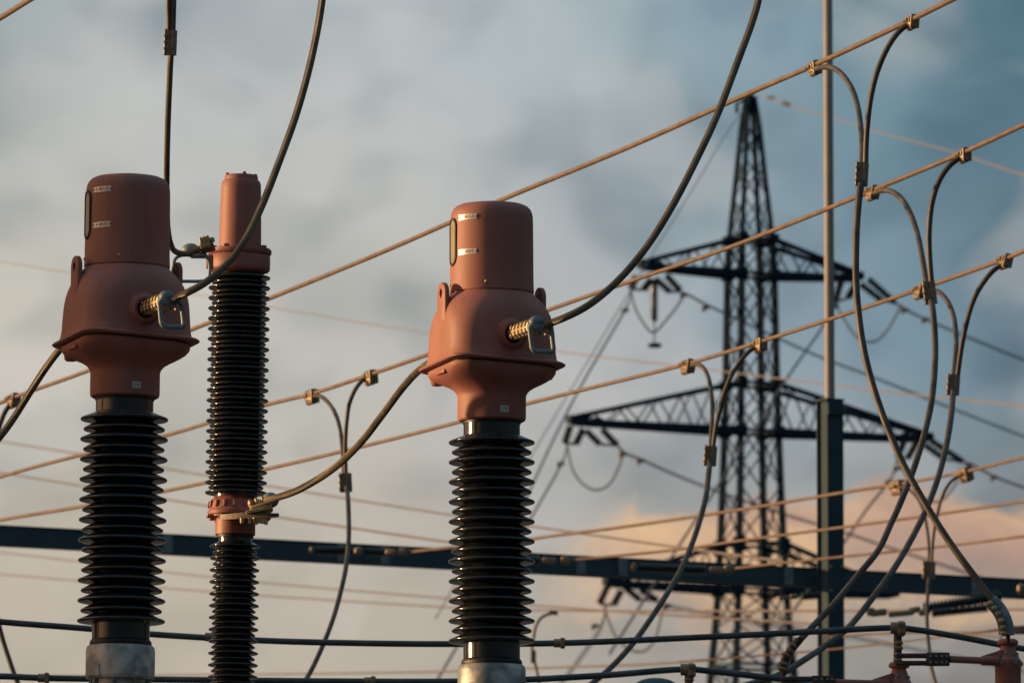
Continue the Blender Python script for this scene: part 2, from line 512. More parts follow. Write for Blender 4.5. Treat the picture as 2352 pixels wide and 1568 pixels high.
        for cx, cz, a0 in ((hw - .02, hh - .02, 0), (-hw + .02, hh - .02, PI / 2), (-hw + .02, -hh + .02, PI), (hw - .02, -hh + .02, 1.5 * PI)):
            for q in range(6):
                a = a0 + q * PI / 10
                x_, z_ = cx + .02 * math.cos(a), cz + .02 * math.sin(a)
                loop.append(Vector((x_ + .012 + (z_ - hh) * -.10, e + .004 * sy - (z_ - hh) * .08 * sy, zc + z_)))
        lp = MB(); rings = []
        n = len(loop)
        for i in range(n):
            T = (loop[(i + 1) % n] - loop[i - 1]).normalized(); Nn = Vector((0, 1, 0)); B = T.cross(Nn).normalized()
            rings.append([loop[i] + (Nn * math.cos(2 * PI * q / 12) + B * math.sin(2 * PI * q / 12)) * .0112 for q in range(12)])
        rings.append(rings[0])
        lp.ring_loft(rings, cap=False)
        lp.build('hanging_loop', 'zinc', root)
        bl = MB()
        for dx in (-.032, .040):
            bl.hexbolt(axis((dx, sy * .60, .093), (0, 0, -1)), .008, .018)
            bl.lathe([(.012, 0), (.012, .003)], axis((dx, sy * .60, .095), (0, 0, -1)), 14)
        build_each(bl, 'loop_bolt', 'cast', root, 2)
    # name plate on the neck
    pl = curved_plate(.042, .030, .0013, .1615, R(-1), -.218).build('name_plate', 'tag', root)
    letters('I/II', .024, .1615, R(-1), -.218, .002, pl)
    # insulator
    MB().lathe([(.128, -.275), (.1365, -.275), (.1375, -.270), (.1375, -.262), (.128, -.258)], seg=72).build('collar', 'dark', root)
    MB().lathe(sheds(-.362, 11, .0937, .2035, .189, .1335, -1.390, neck=-.262), seg=96).build('insulator', 'glaze', root, sharp=60)
    MB().lathe([(.130, -1.412), (.142, -1.412), (.144, -1.404), (.142, -1.394), (.138, -1.388), (.1335, -1.384)], seg=72).build('collar', 'dark', root)
    b = MB().lathe([(.10, -1.570), (.150, -1.570), (.1585, -1.560), (.160, -1.548), (.160, -1.442), (.157, -1.422), (.150, -1.414), (.12, -1.412)], seg=72)
    bc = b.build('base_cap', 'galv', root)
    tb_ = MB()
    for a_ in (22, 112, 202, 292):
        tb_.rbox(.078, .030, .060, Matrix.Rotation(R(a_), 4, 'Z') @ Matrix.Translation((0, -.148, -1.535)), .006)
    build_each(tb_, 'cast_pad', 'galv', bc)
    b = MB()
    for q in range(8):
        a = 2 * PI * (q + .3) / 8
        b.lathe([(.012, -1.60), (.012, -1.57)], Matrix.Translation((.135 * math.cos(a), .135 * math.sin(a), 0)), 6)
    build_each(b, 'flange_bolt', 'zinc', root)
    MB().lathe([(.20, -2.05), (.20, -1.98), (.128, -1.93), (.122, -1.70), (.126, -1.60), (.128, -1.572)], seg=48).build('pedestal', 'galv', root)
    b = MB().rbox(.52, .52, .42, Matrix.Translation((0, 0, -2.26)), .02)
    b.build('tank', 'galv', root)
    b = MB()
    for sx in (-1, 1):
        for sy in (-1, 1): h_column(b, sx * .2, sy * .2, ground, -2.47, .10, .012)
    for sx, sy, ex, ey in ((-1, -1, 1, -1), (1, -1, 1, 1), (1, 1, -1, 1), (-1, 1, -1, -1)):
        z = ground + .3
        while z < -3.0:
            b.bar((sx * .2, sy * .2, z), (ex * .2, ey * .2, z + .45), .035, .008)
            z += .45
    b.build('support_stand', 'zinc', root)
    return root

ROW = R(21)
o1 = P(288.7, 785, 40.0); o2 = P(1129.5, 841.5, 40.75)
ct = make_transformer(-o1.z)
ct.location = o1; ct.rotation_mode = 'QUATERNION'
def place_ct(o, loc, tilt):
    o.location = loc
    o.rotation_mode = 'QUATERNION'
    o.rotation_quaternion = Quaternion((0, 1, 0), tilt) @ Quaternion((0, 0, 1), ROW)
place_ct(ct, o1, R(.63))
tag(ct, 'shaded brick-red instrument transformer at the left, standing in front of the circuit breaker pole', 'transformer', 'brick-red instrument transformers in a row')
ct2 = copy_tree(ct); place_ct(ct2, o2, R(.0))
ct2['label'] = 'brick-red instrument transformer near the centre of the photo, its left side in low sun'
shade_ct = copy_tree(ct)  # unseen extra copy, added to throw shade on the left transformer
for ch in list(shade_ct.children):
    if ch.name.split('.')[0] in ('connector', 'cable_saddle', 'hanging_loop', 'loop_bolt'):
        for g_ in list(ch.children): bpy.data.objects.remove(g_)
        bpy.data.objects.remove(ch)
place_ct(shade_ct, Vector((o1.x - 3.35, o1.y + .39, o1.z + .33)), R(0)); shade_ct.scale = (1.13, 1.13, 1.0)
shade_ct['label'] = 'unseen copy of the instrument transformer, added beyond the left edge to shade its neighbour'

# ------------------------------------------------------------------ circuit breaker pole
def make_breaker(loc, k):
    """k = metres per picture unit; z=0 at picture height 1140 (middle flange top)"""
    root = empty('circuit_breaker', loc)
    Z = lambda y: (1140 - y) * k
    r = lambda px: px * k
    b = MB().lathe([(r(48.5), Z(566)), (r(48.9), Z(556)), (r(48.2), Z(500)), (r(46.3), Z(420)), (r(45.8), Z(411)), (r(43), Z(404)), (r(39.5), Z(402)), (r(38.8), Z(397)), (r(38.5), Z(393)), (r(36.5), Z(390.5)), (0, Z(390))], seg=72)
    b.build('top_cap', 'red', root)
    b = MB()
    for q in range(4):
        a = 2 * PI * (q + .15) / 4
        b.hexbolt(axis((r(33) * math.cos(a), r(33) * math.sin(a), Z(391)), (0, 0, 1)), .010, .012)
    build_each(b, 'lid_bolt', 'red_worn', root)
    b = MB().lathe([(r(66), Z(579)), (r(71), Z(577)), (r(73.5), Z(573)), (r(73.5), Z(566)), (r(70), Z(564.5)), (r(50), Z(562))], seg=72)
    b.build('top_flange', 'red_worn', root)
    b = MB()
    for q in range(8):
        a = 2 * PI * (q + .35) / 8
        b.hexbolt(axis((r(63) * math.cos(a), r(63) * math.sin(a), Z(565)), (0, 0, 1)), .017, .016)
        b.hexbolt(axis((r(63) * math.cos(a), r(63) * math.sin(a), Z(578)), (0, 0, -1)), .015, .012)
    build_each(b, 'flange_bolt', 'red_worn', root)
    b = MB().lathe([(r(52), Z(620)), (r(58), Z(619)), (r(67), Z(616)), (r(70), Z(612)), (r(70.5), Z(606)), (r(70.5), Z(582)), (r(68), Z(578))], seg=72)
    b.rbox(r(30), r(26), r(34), Matrix.Translation((-r(62), -r(22), Z(597))), .01)
    b.build('head_ring', 'red_worn', root)
    MB().lathe(sheds(Z(630.5), 22, 23.87 * k, r(71.8), r(64), r(50), Z(1141), neck=Z(619), t=.0058), seg=72).build('upper_insulator', 'glaze', root, sharp=60)
    b = MB().lathe([(r(46.5), Z(1229)), (r(46.5), Z(1188)), (r(58), Z(1186)), (r(64), Z(1183)), (r(65), Z(1176)), (r(61), Z(1172)), (r(60), Z(1165)), (r(57.5), Z(1152)), (r(54), Z(1146)), (r(49), Z(1143)), (r(46), Z(1139))], seg=72)
    for q in range(16):
        a = 2 * PI * q / 16
        m = Matrix.Rotation(a, 4, 'Z') @ Matrix.Translation((r(59), 0, Z(1160))) @ Matrix.Rotation(R(-8), 4, 'Y')
        b.rbox(.022, .018, r(17), m, .006)
    b.build('middle_flange', 'red_worn', root)
    b = MB()
    for q in range(8):
        a = 2 * PI * (q + .2) / 8
        c = (r(55) * math.cos(a), r(55) * math.sin(a))
        b.hexbolt(axis((c[0], c[1], Z(1187)), (0, 0, -1)), .014, .022)
        b.rbox(.05, .05, .012, Matrix.Translation((c[0], c[1], Z(1188))) @ Matrix.Rotation(a, 4, 'Z'), .003)
    build_each(b, 'flange_bolt', 'red_worn', root)
    MB().lathe([(r(39), Z(1236)), (r(42), Z(1236)), (r(43), Z(1231)), (r(42), Z(1228)), (r(39), Z(1227))], seg=48).build('collar', 'dark', root)
    n = 46
    MB().lathe(sheds(Z(1256), n, 27.5 * k, r(57.8), r(50.8), r(38.5), Z(1256) - n * 27.5 * k, neck=Z(1228), t=.0055), seg=64).build('lower_insulator', 'glaze', root, sharp=60)
    b = MB(); h_column(b, 0, 0, -loc.z, Z(1256) - n * 27.5 * k, .22, .016); b.rbox(.34, .34, .03, Matrix.Translation((0, 0, Z(1256) - n * 27.5 * k - .01)), .004)
    b.build('support_column', 'zinc', root)
    return root, Z, r
kb = 43.5 / F
bloc = P(541.5, 1140, 43.5)
br, ZB, rB = make_breaker(bloc, kb)
br.rotation_mode = 'QUATERNION'; br.rotation_quaternion = Quaternion((0, 1, 0), R(.75))
tag(br, 'slim red-capped circuit breaker pole of dark ribbed porcelain behind the left transformer', 'circuit breaker')
bpy.context.view_layer.update()
BI = br.matrix_world.inverted()
def PB(px, py, D=43.5): return BI @ P(px, py, D)
# lower terminal pad with the cable clamp to the right
pad = MB()
D_ = 43.30
pts = [(500, 1178, 43.33), (560, 1172, 43.20), (600, 1186, 43.14)]
pad.ring_loft([[PB(505, 1181, 43.32), PB(560, 1176, 43.20), PB(640, 1178, 43.15), PB(641, 1178, 43.30), PB(600, 1181, 43.6), PB(540, 1183, 43.6)],
               [PB(505, 1193, 43.32), PB(560, 1190, 43.20), PB(640, 1187, 43.15), PB(641, 1187, 43.30), PB(600, 1192, 43.6), PB(540, 1194, 43.6)]])
padb = pad.build('terminal_pad', 'darkmetal', br)
b = MB()
for i, (x, y) in enumerate(((556, 1196), (574, 1197), (585, 1195), (588, 1199), (595, 1196), (603, 1197), (611, 1199))):
    b.hexbolt(axis(PB(x, y - 4, 43.18), (0, 0, -1)), .010, .020)
build_each(b, 'pad_bolt', 'cast', padb)
cl = MB()
cm = frame(PB(598, 1160, 43.25), PB(625, 1146, 43.2) - PB(585, 1158, 43.2))
cl.rbox(.11, .11, .050, cm @ Matrix.Translation((0, 0, -.02)), .010)
cl.rbox(.07, .085, .10, Matrix.Translation(PB(606, 1172, 43.25)), .012)
cl.rbox(.10, .10, .016, Matrix.Translation(PB(588, 1174, 43.22)) @ Matrix.Rotation(R(-12), 4, 'Y'), .004)
for i in range(3):
    cl.sphere((-.045 + i * .032, -.01, .018), .022, cm, 14, (.62, 1.5, 1.15))
cl.build('cable_clamp', 'cast', br)
MB().sphere((0, 0, 0), .042, Matrix.Translation(PB(621, 1148, 43.30)), 18, (1.05, 1, .95)).build('clamp_cover', 'zinc', br)
# upper terminal to the left: clamp, cover, hanging loop
cl = MB(); q_ = 43.2 / F
for i in range(3):
    mm = Matrix.Translation(PB(463 + i * 7.6, 559 - i * 2.2, 43.2)) @ Matrix.Rotation(R(-12), 4, 'Y')
    cl.rbox(8.0 * q_, 34 * q_, 16 * q_, mm @ Matrix.Translation((0, 0, 5 * q_)), 3.2 * q_, 3)
    cl.rbox(8.0 * q_, 36 * q_, 12 * q_, mm @ Matrix.Translation((0, 0, -8 * q_)), 1.5 * q_)
cl.rbox(14 * q_, 30 * q_, 9 * q_, Matrix.Translation(PB(486, 551, 43.2)) @ Matrix.Rotation(R(-8), 4, 'Y'), 3 * q_)
cl.build('cable_clamp', 'cast', br)
cl = MB(); cl.rbox(34 * q_, 26 * q_, 12 * q_, Matrix.Translation(PB(478, 573, 43.25)) @ Matrix.Rotation(R(-12), 4, 'Y'), 3 * q_)
cl.build('terminal_arm', 'red_worn', br)
cv = MB().sphere((0, 0, 0), .040, Matrix.Translation(PB(438, 574, 43.25)), 18, (1.15, .9, .85))
cv.rbox(.09, .05, .03, Matrix.Translation(PB(455, 586, 43.25)), .012)
cv.build('clamp_cover', 'zinc', br)
lp = [(399, 625), (399, 604), (405, 592), (420, 586), (445, 587), (465, 587), (477, 594), (481, 606), (481, 630), (478, 641), (466, 645), (430, 646), (405, 644), (399, 636), (399, 625)]
MB().tube([PB(x, y, 43.2) for x, y in lp], .0085, 10, 4).build('hanging_loop', 'zinc', br)

# ------------------------------------------------------------------ cables
def cable(name, pts, rad, mat, label, cat, group=None, seg=12, smooth=8):
    """pts: (px, py, D)"""
    o = MB().tube([P(*p) for p in pts], rad, seg, smooth).build(name, mat)
    tag(o, label, cat, group)
    return o

cable('aluminium_cable', [(397, 692, 39.43), (413, 680, 39.42), (432, 671, 39.4), (470, 650, 39.4), (520, 608, 39.45), (560, 556, 39.5), (600, 476, 39.6), (638, 380, 39.7), (682, 258, 39.8), (716, 132, 39.9), (740, 0, 40), (752, -150, 40.1), (758, -500, 40.4)], .0172, 'cable',
      'thick stranded cable curving up from the front of the left red transformer', 'cable', 'thick stranded cables at the transformers', 16, 10)
cable('aluminium_cable', [(1254, 748, 40.2), (1270, 740, 40.18), (1300, 728, 40.15), (1345, 705, 40.15), (1395, 667, 40.2), (1445, 617, 40.25), (1495, 553, 40.3), (1545, 472, 40.35), (1595, 376, 40.45), (1645, 270, 40.55), (1695, 140, 40.7), (1728, 50, 40.8), (1742, 0, 40.85), (1765, -150, 41.0), (1790, -500, 41.2)], .0172, 'cable',
      'thick stranded cable sweeping up to the right from the central red transformer', 'cable', 'thick stranded cables at the transformers', 16, 10)
cable('aluminium_cable', [(188, 762, 40.57), (165, 775, 40.68), (137, 803, 40.82), (103, 848, 40.9), (66, 905, 40.92), (30, 962, 40.92), (2, 1000, 40.9), (-60, 1070, 40.8), (-180, 1150, 40.3), (-400, 1230, 40.4)], .0172, 'cable',
      'thick stranded cable running down to the left edge from behind the left red transformer', 'cable', 'thick stranded cables at the transformers', 16, 8)
cable('aluminium_cable', [(1030, 817, 41.32), (1005, 824, 41.4), (972, 843, 41.5), (930, 884, 41.8), (880, 950, 42.1), (832, 1012, 42.4), (780, 1064, 42.7), (730, 1100, 42.9), (680, 1127, 43.0), (640, 1141, 43.1), (612, 1149, 43.2)], .0180, 'cable',
      'thick S-shaped cable from the central transformer to the middle of the breaker pole', 'cable', 'thick stranded cables at the transformers', 16, 10)

# --- overhead wires
H0 = 7.86
def Dh(y, h=H0): return h * F / (3417 - y)
def flatwire(name, pts, rad, label, group, h=H0, mat='wire', cat='wire'):
    return cable(name, [(x, y, Dh(y, h)) for x, y in pts], rad, mat, label, cat, group, 10, 6)
def interp(pts, x):
    for a, b in zip(pts, pts[1:]):
        if min(a[0], b[0]) <= x <= max(a[0], b[0]):
            return a[1] + (b[1] - a[1]) * (x - a[0]) / (b[0] - a[0])
GW = 'three sunlit overhead wires crossing behind the transformers'
W1 = [(-900, 1290), (-300, 1060), (0, 925), (200, 852), (440, 757), (620, 685), (890, 574), (1150, 460), (1440, 340), (1720, 215), (1870, 150), (2095, 45), (2180, 3), (2500, -155)]
W2 = [(-900, 1400), (-300, 1195), (0, 1095), (180, 1046), (380, 1000), (610, 930), (715, 904), (850, 860), (980, 815), (1270, 708), (1480, 635), (1660, 574), (1830, 508), (2005, 437), (2214, 350), (2352, 287), (2700, 130)]
W3 = [(-900, 1430), (-300, 1262), (0, 1194), (180, 1164), (380, 1127), (620, 1075), (840, 1023), (1050, 970), (1210, 927), (1400, 880), (1580, 835), (1745, 785), (1910, 732), (2115, 663), (2310, 594), (2352, 577), (2700, 450)]
flatwire('overhead_wire', W1, .0145, 'uppermost of the three long sunlit wires, passing the tip of the lattice tower', GW)
flatwire('overhead_wire', W2, .0145, 'middle one of the three long sunlit wires that cross behind the transformers', GW)
flatwire('overhead_wire', W3, .0145, 'lowest of the three long sunlit wires, crossing the tower between its two upper arms', GW)
H1 = 9.6
W4 = [(938, 1267), (1034, 1257), (1150, 1247), (1263, 1231), (1420, 1211), (1700, 1170), (1952, 1128), (2060, 1112), (2215, 1083), (2352, 1050), (2800, 950)]
W5 = [(1325, 1284), (1415, 1276), (1560, 1261), (1708, 1240), (1952, 1208), (2150, 1181), (2352, 1151), (2800, 1080)]
W6 = [(1690, 1304), (1780, 1294), (1952, 1276), (2150, 1256), (2352, 1231), (2800, 1175)]
GS = 'wires strained off the steel beam'
flatwire('strain_wire', W4, .0165, 'upper of the wires strained off the steel beam, with two taps at its right', GS, H1)
flatwire('strain_wire', W5, .0150, 'second wire strained off the dark steel beam, between its two neighbours', GS, H1)
flatwire('strain_wire', W6, .0140, 'lowest and shortest wire strained off the steel beam, just left of the steel post', GS, H1)
flatwire('overhead_wire', [(-200, 130), (-60, 74), (0, 42), (68, 0), (200, -75), (500, -230)], .0150, 'short piece of sunlit wire cutting the top left corner', None, H0)

# --- jumper cables with tap clamps
def tap_clamp(mb, c, d, k, flip=1):
    """bolted clamp on a wire: c centre on the wire, d wire direction, k metres per unit"""
    m = frame(c, d) @ Matrix.Rotation(R(random.uniform(-14, 14)), 4, 'X')
    L, Hh = random.uniform(34, 38) * k, 17 * k
    mb.tube([m @ Vector((-L / 2, 0, 0)), m @ Vector((L / 2, 0, 0))], 10.5 * k, 14, 1)
    mb.rbox(L, 22 * k, 27 * k, m @ Matrix.Translation((-2 * k, 0, -6 * k)), 6 * k)
    mb.rbox(L * .92, 6 * k, 12 * k, m @ Matrix.Translation((-2 * k, -10.5 * k, -3.5 * k)), 2 * k)
    mb.tube([m @ Vector((-L / 2, 0, -Hh)), m @ Vector((L / 2 * .9, 0, -Hh))], 8.5 * k, 14, 1)
    mb.rbox(6 * k, 23 * k, 32 * k, m @ Matrix.Translation((L / 2, 1 * k, -7 * k)), 7 * k)
    for i in range(3):
        cc = m @ Vector((-L * .38 + i * 9.5 * k, -13.5 * k, -3.5 * k))
        mb.hexbolt(axis(cc, m.to_3x3() @ Vector((0, -1, 0))), 4.2 * k, 5 * k)
    return m

def joint_clamp(mb, c, d, k, L=54):
    m = frame(c, d, Vector((0, -1, 0)))      # x along cable, z to the camera
    sgn = 1
    mb.tube([m @ Vector((-L / 2 * k, 5 * k, 0)), m @ Vector((L / 2 * k, 5 * k, 0))], 8.5 * k, 14, 1)
    mb.tube([m @ Vector((-L / 2 * k, -7 * k, 0)), m @ Vector((L / 2 * k, -7 * k, 0))], 8.0 * k, 14, 1)
    mb.rbox(L * k, 22 * k, 12 * k, m @ Matrix.Translation((-1 * k, 0, 0)), 3 * k)
    # bolted edge towards the sun
    side = m.to_3x3() @ Vector((0, 1, 0))
    s = 1 if side.x < 0 else -1
    mb.rbox(L * 1.05 * k, 5 * k, 15 * k, m @ Matrix.Translation((-1 * k, s * 14 * k, 1 * k)), 2 * k)
    for i in range(3):
        cc = m @ Vector(((-15 + i * 15) * k, s * 13 * k, 9 * k))
        mb.hexbolt(axis(cc, m.to_3x3() @ Vector((0, -.1 * s, 1))), 4.4 * k, 4 * k)

GJ = 'forked jumper cables hanging from the overhead wires'
def jumper(label, wire, taps, brA, brB, joint, tail, h=H0, rk=6.6, rtail=7.4, dtail=0, mat='jumper', ext=None):
    """taps: two x places on the wire; brA/brB: picture points from each tap to the joint"""
    y0 = interp(wire, taps[0]); D0 = Dh(y0, h); k = D0 / F
    root = empty('jumper_cable', P(joint[0], joint[1], D0 + dtail * .3))
    inv = Matrix.Translation(-root.location)
    ends = []
    for x, br_ in zip(taps, (brA, brB)):
        y = interp(wire, x); D = Dh(y, h)
        a = P(x - 20, interp(wire, x - 20), Dh(interp(wire, x - 20), h)); b_ = P(x + 20, interp(wire, x + 20), Dh(interp(wire, x + 20), h))
        mb = MB(); tap_clamp(mb, inv @ P(x, y, D), b_ - a, D / F)
        mb.build('tap_clamp', 'brass', root)
        n = len(br_)
        pts = [inv @ P(px, py, D + (D0 - D) * (i / (n - 1))) for i, (px, py) in enumerate(br_)]
        MB().tube(pts, rk * k, 12, 6).build('branch', mat, root)
    jy0, jy1 = joint[2], joint[3]
    dj = P(joint[0] + (joint[4] if len(joint) > 4 else 0), jy1, D0) - P(joint[0], jy0, D0)
    mb = MB(); joint_clamp(mb, inv @ P(joint[0], joint[1], D0), dj, k, (jy1 - jy0))
    mb.build('joint_clamp', 'brass', root)
    n = len(tail)
    pts = [inv @ P(px, py, D0 + dtail * i / (n - 1)) for i, (px, py) in enumerate(tail)]
    MB().tube(pts, rtail * k, 12, 6).build('tail', mat, root)
    tag(root, label, 'jumper cable', GJ)
    return root

jumper('forked jumper cable on the topmost wire, its tail ending on the rightmost red post', W1, (2095, 1870),
       [(2106, 52), (2085, 58), (2064, 74), (2040, 108), (2015, 165), (2000, 225), (1992, 290), (1989, 340), (1988, 385)],
       [(1868, 160), (1890, 155), (1912, 156), (1935, 172), (1957, 205), (1970, 245), (1977, 290), (1980, 340), (1979, 385)],
       (1981, 401, 374, 429, -3),
       [(1980, 415), (1975, 440), (1969, 500), (1966, 570), (1966, 640), (1970, 700), (1980, 780), (1995, 850), (2016, 920), (2042, 990), (2072, 1060), (2110, 1130), (2150, 1197), (2194, 1263), (2240, 1325), (2281, 1378)], dtail=-.6, rtail=8.2)
jumper('forked jumper cable at the right on the middle wire, ending in a five-boss clamp', W2, (2214, 2005),
       [(2222, 358), (2200, 366), (2178, 384), (2155, 420), (2140, 470), (2134, 530), (2135, 590), (2140, 655)],
       [(2003, 446), (2025, 438), (2048, 440), (2072, 458), (2093, 495), (2108, 540), (2118, 590), (2129, 655)],
       (2137, 672, 646, 699, 7),
       [(2138, 685), (2143, 715), (2148, 790), (2146, 860), (2138, 930), (2122, 1000), (2099, 1075), (2072, 1145), (2045, 1205), (2017, 1263), (1969, 1322), (1921, 1380), (1870, 1434), (1838, 1468)], dtail=-1.6, rtail=7.4)
jumper('forked jumper cable at the right end of the lowest sunlit wire, crossing the steel post', W3, (2310, 2115),
       [(2318, 602), (2298, 610), (2278, 625), (2250, 662), (2232, 700), (2218, 750), (2208, 800), (2199, 865)],
       [(2116, 672), (2135, 668), (2155, 670), (2175, 690), (2190, 725), (2196, 770), (2195, 815), (2190, 865)],
       (2191, 884, 861, 908, -3),
       [(2190, 895), (2188, 915), (2184, 960), (2172, 1030), (2152, 1105), (2120, 1185), (2079, 1263), (2044, 1319), (2002, 1375), (1958, 1430), (1925, 1460), (1883, 1491), (1843, 1517), (1805, 1541), (1770, 1556), (1690, 1578), (1600, 1590)], dtail=-4, rtail=7.2, rk=6.0)
jumper('forked jumper cable on the lowest sunlit wire just in front of the lattice tower', W3, (1745, 1580),
       [(1750, 794), (1730, 800), (1708, 820), (1684, 855), (1666, 895), (1655, 935), (1645, 975), (1637, 1035)],
       [(1582, 843), (1600, 836), (1616, 845), (1628, 870), (1634, 905), (1636, 950), (1634, 990), (1632, 1035)],
       (1633, 1047, 1025, 1071, -3),
       [(1631, 1055), (1628, 1085), (1621, 1140), (1606, 1200), (1584, 1262), (1562, 1312), (1535, 1358), (1500, 1412), (1455, 1475), (1405, 1530), (1355, 1572), (1290, 1615)], dtail=-3, rk=5.2, rtail=6.6)
jumper('forked jumper cable hanging between the breaker pole and the central transformer', W2, (850, 715),
       [(856, 866), (838, 870), (820, 888), (803, 925), (796, 970), (793, 1020), (794, 1090)],
       [(716, 910), (733, 909), (750, 920), (768, 945), (780, 980), (786, 1025), (790, 1090)],
       (795, 1108, 1087, 1130, 2),
       [(796, 1115), (799, 1145), (801, 1200), (800, 1255), (794, 1305), (782, 1360), (765, 1420), (742, 1480), (715, 1538), (690, 1580)], dtail=-2, rk=5.0, rtail=5.6)
jumper('small forked jumper on the upper strained wire, at the right between the crossing cables', W4, (2215, 2060),
       [(2217, 1090), (2200, 1094), (2182, 1108), (2164, 1140), (2152, 1185), (2144, 1230), (2139, 1300)],
       [(2062, 1118), (2080, 1119), (2100, 1135), (2116, 1160), (2127, 1200), (2133, 1245), (2134, 1300)],
       (2135, 1309, 1290, 1329, -1),
       [(2135, 1315), (2132, 1350), (2129, 1400), (2130, 1440), (2133, 1480), (2139, 1530), (2150, 1572), (2170, 1640)], h=H1, rk=3.8, rtail=4.4, dtail=-1)
# jumper whose lower half passes behind the left transformer to the breaker
k = 42.5 / F
rt = empty('jumper_cable', P(392, 100, 42.5)); inv = Matrix.Translation(-rt.location)
for pts in ([(408, -500), (402, -200), (399, 0), (398, 40), (397, 75)], [(388, -500), (386, -200), (387, 0), (388, 40), (388, 75)]):
    MB().tube([inv @ P(x, y, 42.5) for x, y in pts], 6.4 * k, 12, 6).build('branch', 'jumper', rt)
mb = MB(); joint_clamp(mb, inv @ P(393, 99, 42.5), P(391, 128, 42.5) - P(393, 70, 42.5), k, 58); mb.build('joint_clamp', 'brass', rt)
MB().tube([inv @ P(x, y, D) for x, y, D in [(394, 110, 42.5), (392, 135, 42.5), (388, 220, 42.55), (385, 300, 42.6), (383, 400, 42.7), (383, 480, 42.8), (386, 530, 42.9), (392, 560, 43.0), (402, 577, 43.1), (420, 583, 43.15), (440, 580, 43.2), (462, 570, 43.22), (488, 562, 43.25)]], 7.0 * k, 14, 8).build('tail', 'cable', rt)
tag(rt, 'jumper cable dropping from the top edge behind the left transformer to the breaker head', 'jumper cable', GJ)
# far left tap with a dark cable
rt = empty('jumper_cable', P(32, 913, Dh(913))); inv = Matrix.Translation(-rt.location)
k = Dh(913) / F
mb = MB(); tap_clamp(mb, inv @ P(32, 913, Dh(913)), P(60, 902, Dh(902)) - P(0, 925, Dh(925)), k * 1.0); mb.build('tap_clamp', 'brass', rt)
MB().tube([inv @ P(x, y, Dh(913)) for x, y in [(38, 922), (25, 928), (12, 945), (0, 975), (-15, 1040), (-28, 1130), (-30, 1250), (-15, 1370), (0, 1445), (19, 1508), (42, 1570), (70, 1620)]], 5.8 * k, 12, 6).build('branch', 'jumper', rt)
tag(rt, 'dark jumper cable at the left edge, back in view in the bottom corner', 'jumper cable', GJ)

# --- lower wires
GB = 'dull lower wires along the bottom'
def sleeve(parent, x, y, D, k, w=26, h=12):
    mb = MB()
    a = P(x - w / 2, y, D) - parent.location; b_ = P(x + w / 2, y, D) - parent.location
    mb.tube([a, b_], h * k, 14, 1)
    mm = frame((a + b_) / 2, b_ - a)
    mb.rbox(w * .45 * k, h * 2.2 * k, h * 2.4 * k, mm @ Matrix.Translation((w * .28 * k, 0, 0)), 3 * k)
    mb.hexbolt(axis(mm @ Vector((-w * .2 * k, -h * k, 0)), mm.to_3x3() @ Vector((0, -1, 0))), 4 * k, 4 * k)
    mb.build('sleeve_clamp', 'brass', parent)
B1 = [(-700, 1350), (-200, 1405), (0, 1427), (180, 1441), (340, 1455), (600, 1470), (820, 1476), (1030, 1478), (1285, 1476), (1600, 1463), (1900, 1448), (1990, 1443), (2062, 1441)]
B1b = [(2062, 1441), (2110, 1446), (2200, 1461), (2290, 1478), (2352, 1489), (2600, 1530)]
root = empty('lower_wire', P(1285, 1476, 47.5))
MB().tube([P(x, y, 47.5) - root.location for x, y in B1 + B1b[1:]], .0172, 12, 6).build('wire', 'busw', root)
sleeve(root, 1285, 1476, 47.5, 47.5 / F, 26, 10); sleeve(root, 484, 1462, 47.5, 47.5 / F, 26, 10)
tag(root, 'upper of the two dull dark wires near the bottom edge', 'wire', GB)
B2 = [(-700, 1545), (0, 1552), (100, 1556), (400, 1560), (850, 1564), (1030, 1564), (1200, 1560), (1400, 1549), (1575, 1536)]
root = empty('lower_wire', P(850, 1564, 48.5))
MB().tube([P(x, y, 48.5) - root.location for x, y in B2 + [(1640, 1541), (1720, 1550), (1820, 1562), (1900, 1580), (2100, 1620)]], .0180, 12, 6).build('wire', 'busw', root)
sleeve(root, 100, 1556, 48.5, 48.5 / F, 26, 10); sleeve(root, 850, 1564, 48.5, 48.5 / F, 26, 10)
tag(root, 'lowest dull dark wire, skirting the very bottom edge of the photo', 'wire', GB)

